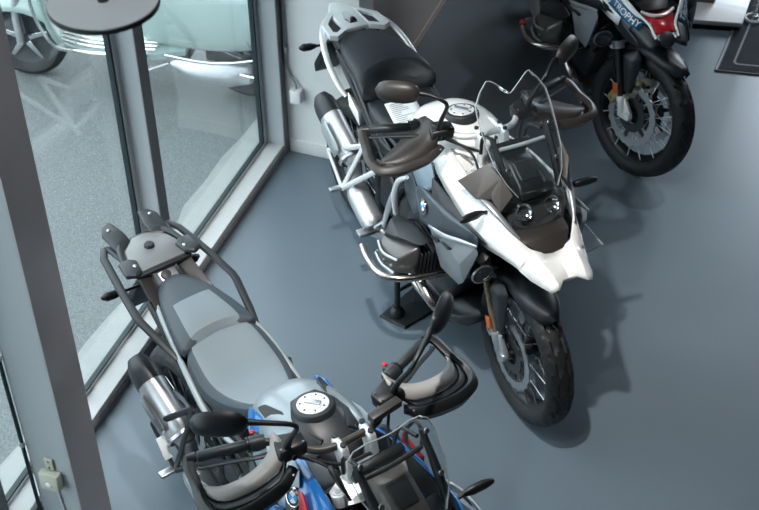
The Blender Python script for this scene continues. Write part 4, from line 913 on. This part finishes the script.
cb.update(psplit=.60, pdark=3, rack=rack_black, seat='seat_grey', seat_side='seat_dark', seat_side2='seat_dark', trim='facing', tankm='paint_grey', capring='charcoal', barm='brownblack', guard='black', mirror='black',
 insert=True, brace=True, body=body_blue, fork='black', cap=(.905, 1.068), cockpit='wing', pbracket='base_black', redbtn=True, small_screen=True, heat='steel', muffler='muffler', side='paint_blue', rider=[(.315, .135, .915, .09, .0, .05), (.345, .152, .915, .11, -.002, .04), (.40, .160, .895, .11, -.002, .01), (.46, .168, .872, .12, -.004), (.54, .152, .872, .12, -.002), (.61, .118, .885, .11, .002), (.67, .090, .915, .10, .006), (.71, .075, .945, .09, .006)], silver='steelgrey')
cb['pillion'] = [(-.025, .030, .935, .02, .0), (-.005, .062, .942, .04, .002), (.05, .092, .947, .06, .003), (.13, .115, .948, .07, .004), (.21, .136, .945, .08, .004), (.275, .149, .940, .09, .004, .03), (.322, .153, .934, .08, .003, .045), (.330, .149, .922, .06, .0, .05)]
ct = dict(base); ct.update(tankm='paint_deepblue', capring='paint_deepblue', fork='black', forkleg='alu_white', caliper='gold', fender='black_satin', body=body_trophy, knee='black_satin', barm='brownblack', side='charcoal',
 silver='panelsilver', carrier='base_black', spoke='alu_white')
def shifted(p, yaw, dy): return (p[0]-sin(yaw)*dy, p[1]+cos(yaw)*dy)
WY, BY, TY = -1.104, -.950, -1.370
white_bike = motorcycle('motorcycle', 'white motorcycle with black seat and white rear rack in the middle of the floor', (.293, 4.374), WY, cw, R(-4), -.037)
blue_bike = motorcycle('motorcycle', 'blue and grey motorcycle with grey seat and black rack, nearest the windows', (-.220, 2.850), -.953, cb, R(-1), -.008)
far_bike = motorcycle('motorcycle', 'dark blue, white and red motorcycle with turned front wheel at upper right', (1.150, 6.035), TY, ct, R(25), .010)

MB().box((.315, -.262, .50), (.012, .03, .085), Matrix.Rotation(R(-40), 3, 'Y'), .003).build('foot_plate', M['white_plastic'], blue_bike)

# price sheet on the white bike's seat
mw = white_bike.matrix_world
pc = mw @ Vector((.572, -.068, .872))
ps = empty('price_sheet', pc); tag(ps, 'white printed paper sheet lying on the black rider seat of the white motorcycle', 'paper')
def pw(a, b, o_=0):
    p = Vector((.482+a*.165, -.120+b*.142-(a*.03), .892-.006*a+o_)); return mw @ p - pc
mb = MB(); mb.grid([[pw(a/6, b/5) for b in range(6)] for a in range(7)]); mb.build('sheet', M['paper'], ps, solid=.0008)
rnd = random.Random(3)
mb = MB()
for i in range(11):
    a = .10+i*.075; b1 = .35+rnd.random()*.5
    mb.grid([[pw(a, .1, .0012), pw(a, b1, .0012)], [pw(a+.018, .1, .0012), pw(a+.018, b1, .0012)]])
mb.build('printed_lines', M['ink'], ps, smooth=False)

# display stand under the white bike
so = Vector((.15, 4.40, 0))
r = empty('display_stand', so); tag(r, 'black steel floor stand with angular base plate and post under the white motorcycle', 'stand')
inv = Matrix.Translation(-so)
MB().hull([(-.005, 4.355, 0), (.108, 4.272, 0), (.330, 4.455, 0), (.165, 4.56, 0), (.0, 4.355, .012), (.108, 4.280, .012), (.323, 4.453, .012), (.165, 4.55, .012), (.150, 4.43, .020)], .001).xf(lambda c: inv @ c).build('base_plate', M['base_black'], r, smooth=False)
MB().tube([(.075, 4.36, .016), (.075, 4.36, .25)], .014, 14).tube([(.075, 4.36, .245), (.16, 4.40, .25)], .013, 12).xf(lambda c: inv @ c).build('post', M['base_black'], r)
MB().lathe([(0, .04), (.018, .04), (.028, .028), (.034, .008), (.034, 0)], (.075, 4.36, .014), (0, 0, 1), 24).xf(lambda c: inv @ c).build('post_collar', M['base_black'], r)
MB().tube([(.075, 4.36, .15), (.27, 4.50, .155)], .009, 10).tube([(.27, 4.50, .155), (.27, 4.50, .018)], .012, 12).xf(lambda c: inv @ c).build('cross_bar', M['base_black'], r)

# clear info sheet held beyond the white bike
ao = mw @ Vector((1.15, .36, 0)); ao.z = 0
r = empty('sign_holder', ao); tag(r, 'clear acrylic sheet on a thin stand beyond the beak of the white motorcycle', 'sign holder')
r.rotation_euler = (0, 0, WY)
q = [(-.10, .10, .585), (.225, .085, .585), (.245, -.02, .60), (-.09, -.02, .60)]
MB().poly(q, .004).build('clear_sheet', M['acrylic'], r, smooth=False)
MB().tube(q+q[:1], .003, 6).build('sheet_edge', M['screen_edge'], r)
MB().tube([(0, 0, .01), (0, 0, .59)], .006, 10).build('pole', M['base_black'], r)
MB().lathe([(0, .010), (.05, .008), (.055, 0), (0, 0)], (0, 0, 0), (0, 0, 1), 32).build('foot', M['base_black'], r)

# ------------------------------------------------------------------ scooter outside
def scooter():
    p0, p1 = Vector((-.68, 6.14, -.02)), Vector((-1.91, 6.38, -.02))
    yaw = math.atan2((p1-p0).y, (p1-p0).x)
    r = empty('scooter', p0, yaw); tag(r, 'pale mint green scooter parked on the asphalt outside the windows', 'scooter')
    L = (p1-p0).length
    def P(mb, n, m, parent=r, **k): return mb.build(n, M[m], parent, **k)
    for nm, cx in (('front_wheel', L), ('rear_wheel', 0)):
        c = (cx, 0, .235)
        wh = P(MB().lathe([(.150, -.03), (.158, -.034), (.158, .034), (.150, .03), (.05, .012), (0, .014), (0, -.03), (.05, -.03), (.13, -.016)], c, (0, 1, 0), 40), nm, 'engine')
        P(MB().lathe([(.155, -.035), (.17, -.05), (.20, -.058), (.225, -.04), (.235, -.015), (.235, .015), (.225, .04), (.20, .058), (.17, .05), (.155, .035)], c, (0, 1, 0), 48), 'tyre', 'rubber', wh)
        mb = MB()
        for k in range(5):
            a = 2*pi*k/5; e = Vector((sin(a), 0, cos(a))); t = Vector((cos(a), 0, -sin(a))); cc = Vector(c)
            mb.hull([cc+e*q+t*w_*g+Vector((0, y_, 0)) for q, w_ in ((.03, .018), (.15, .010)) for g in (-1, 1) for y_ in (.012, .034)], .003)
        P(mb, 'rim_spokes', 'chrome', wh)
    # body: rear cowl
    st = [(-.42, .02, .60, .68), (-.38, .12, .50, .74), (-.28, .19, .41, .79), (-.10, .225, .34, .81), (.10, .225, .31, .81), (.28, .20, .30, .79), (.46, .15, .30, .74), (.58, .09, .30, .60)]
    rings = []
    for x_, hw, z0, z1 in st:
        ring = []
        for k in range(20):
            a = 2*pi*k/20; ca, sa = cos(a), sin(a)
            ring.append((x_, hw*(abs(ca)**.6)*(1 if ca > 0 else -1), (z0+z1)/2+(z1-z0)/2*(abs(sa)**.75)*(1 if sa > 0 else -1)))
        rings.append(ring)
    body = P(MB().loft(rings), 'rear_body', 'mint', sub=1)
    for s in (-1, 1):
        P(MB().tube([(-.36, s*.150, .48), (-.22, s*.215, .40), (0, s*.238, .345), (.18, s*.232, .325), (.40, s*.185, .315)], .008, 8, 4), 'chrome_trim', 'chrome', body)
        P(MB().lathe([(0, .012), (.022, .010), (.03, 0)], (-.30, s*.185, .62), (-.4, s, 0), 20), 'indicator', 'lens', body)
    P(MB().hull([(-.41, y_, z_) for y_ in (-.05, .05) for z_ in (.60, .68)]+[(-.44, y_, z_) for y_ in (-.03, .03) for z_ in (.62, .66)], .008), 'tail_light', 'red', body)
    t = text('script_badge', 'Vespa', .062, frame_mtx((-.14, .2395, .46), (-1, 0, 0), (0, .12, 1)), M['ink'], body, .001)
    P(MB().loft([[(x_, hw*cos(2*pi*k/16), z_+.045*max(-.6, sin(2*pi*k/16))) for k in range(16)] for x_, hw, z_ in ((-.36, .06, .80), (-.28, .13, .815), (-.05, .16, .82), (.15, .15, .815), (.34, .11, .82), (.40, .05, .81))]), 'seat', 'brown_seat', sub=1)
    # floorboard and leg shield
    fb = MB(); fb.loft([[(x_, y_, z_-.012) for y_ in (-h, -h*.5, 0, h*.5, h)]+[(x_, y_, z_+.02+.03*(1-(abs(y_)/h)**2)*q) for y_ in (h, h*.5, 0, -h*.5, -h)] for x_, h, z_, q in ((.30, .14, .31, 1), (.45, .17, .285, .6), (.60, .18, .28, .4), (.75, .185, .28, .4), (.88, .20, .295, .5), (.97, .225, .35, .3))])
    P(fb, 'floorboard', 'mint')
    ls = MB(); rows = []
    for z_, x_, hw, k_ in ((.30, .93, .24, .02), (.40, 1.00, .265, .05), (.52, 1.04, .275, .08), (.68, 1.07, .265, .10), (.84, 1.08, .235, .10), (.93, 1.075, .19, .08)):
        rows.append([(x_+.0-k_*(abs(v)**2)*.6+.03*(1-abs(v)), v*hw, z_) for v in [j/5-1 for j in range(11)]])
    P(ls.grid(rows), 'leg_shield', 'mint', solid=.03, sub=1)
    for s in (-1, 1):
        P(MB().tube([(.50, s*.188, .300), (.70, s*.195, .296), (.86, s*.212, .305), (.97, s*.262, .36), (1.03, s*.285, .52), (1.055, s*.275, .70), (1.06, s*.24, .86)], .0095, 8, 4), 'chrome_edge', 'chrome')
        for k in range(3):
            P(MB().tube([(.46, s*(.155-.035*k), .325), (.70, s*(.165-.035*k), .315), (.86, s*(.175-.035*k), .325), (.96, s*(.205-.03*k), .37)], .0065, 8, 4), 'floor_rail', 'chrome')
    ff = MB(); rows = []
    for a_ in range(-80, 96, 11):
        q = 1-(abs(a_-5)/100)**2*.6
        rows.append([(L+sin(R(a_))*(.262+.05*cos(v*pi/2)), .105*q*v, .225+cos(R(a_))*(.262+.05*cos(v*pi/2))-(.045*abs(v)**2)) for v in [j/4-1 for j in range(9)]])
    ff.grid(rows)
    P(ff, 'front_mudguard', 'mint', solid=.01)
    P(MB().tube([(1.06, 0, .90), (L-.02, .07, .52), (L, .075, .235)], .022, 12, 4), 'fork', 'alu')
    P(MB().tube([(1.0, .33, 1.03), (1.02, .18, 1.04), (1.04, 0, 1.02), (1.02, -.18, 1.04), (1.0, -.33, 1.03)], [.016, .022, .05, .022, .016], 12, 4), 'handlebar', 'mint')
    # transmission case on the left
    P(MB().hull([(-.06, .10, .17), (-.06, .17, .17), (-.05, .10, .27), (-.04, .16, .26), (.12, .18, .13), (.30, .16, .16), (.42, .15, .24), (.36, .15, .28), (.12, .17, .28), (.2, .12, .25), (.28, .19, .20), (.10, .195, .20)], .02, 3), 'engine_case', 'alu')
    P(MB().tube([(.40, .14, .24), (.52, .17, .20), (.60, .18, .17)], .012, 8), 'kick_start', 'alu')
    P(MB().hull([(x_, y_, z_) for x_ in (.30, .50) for y_ in (-.08, .08) for z_ in (.22, .32)], .02), 'under_frame', 'black')
    P(MB().tube([(.10, .15, .24), (-.10, .17, .22), (-.28, .15, .24), (-.30, .12, .30)], .012, 8, 4), 'lower_bar', 'chrome')
    return r
M['brown_seat'] = mat('scooter_seat_vinyl', (.10, .06, .04), .5)
scooter()
bpy.context.view_layer.update()
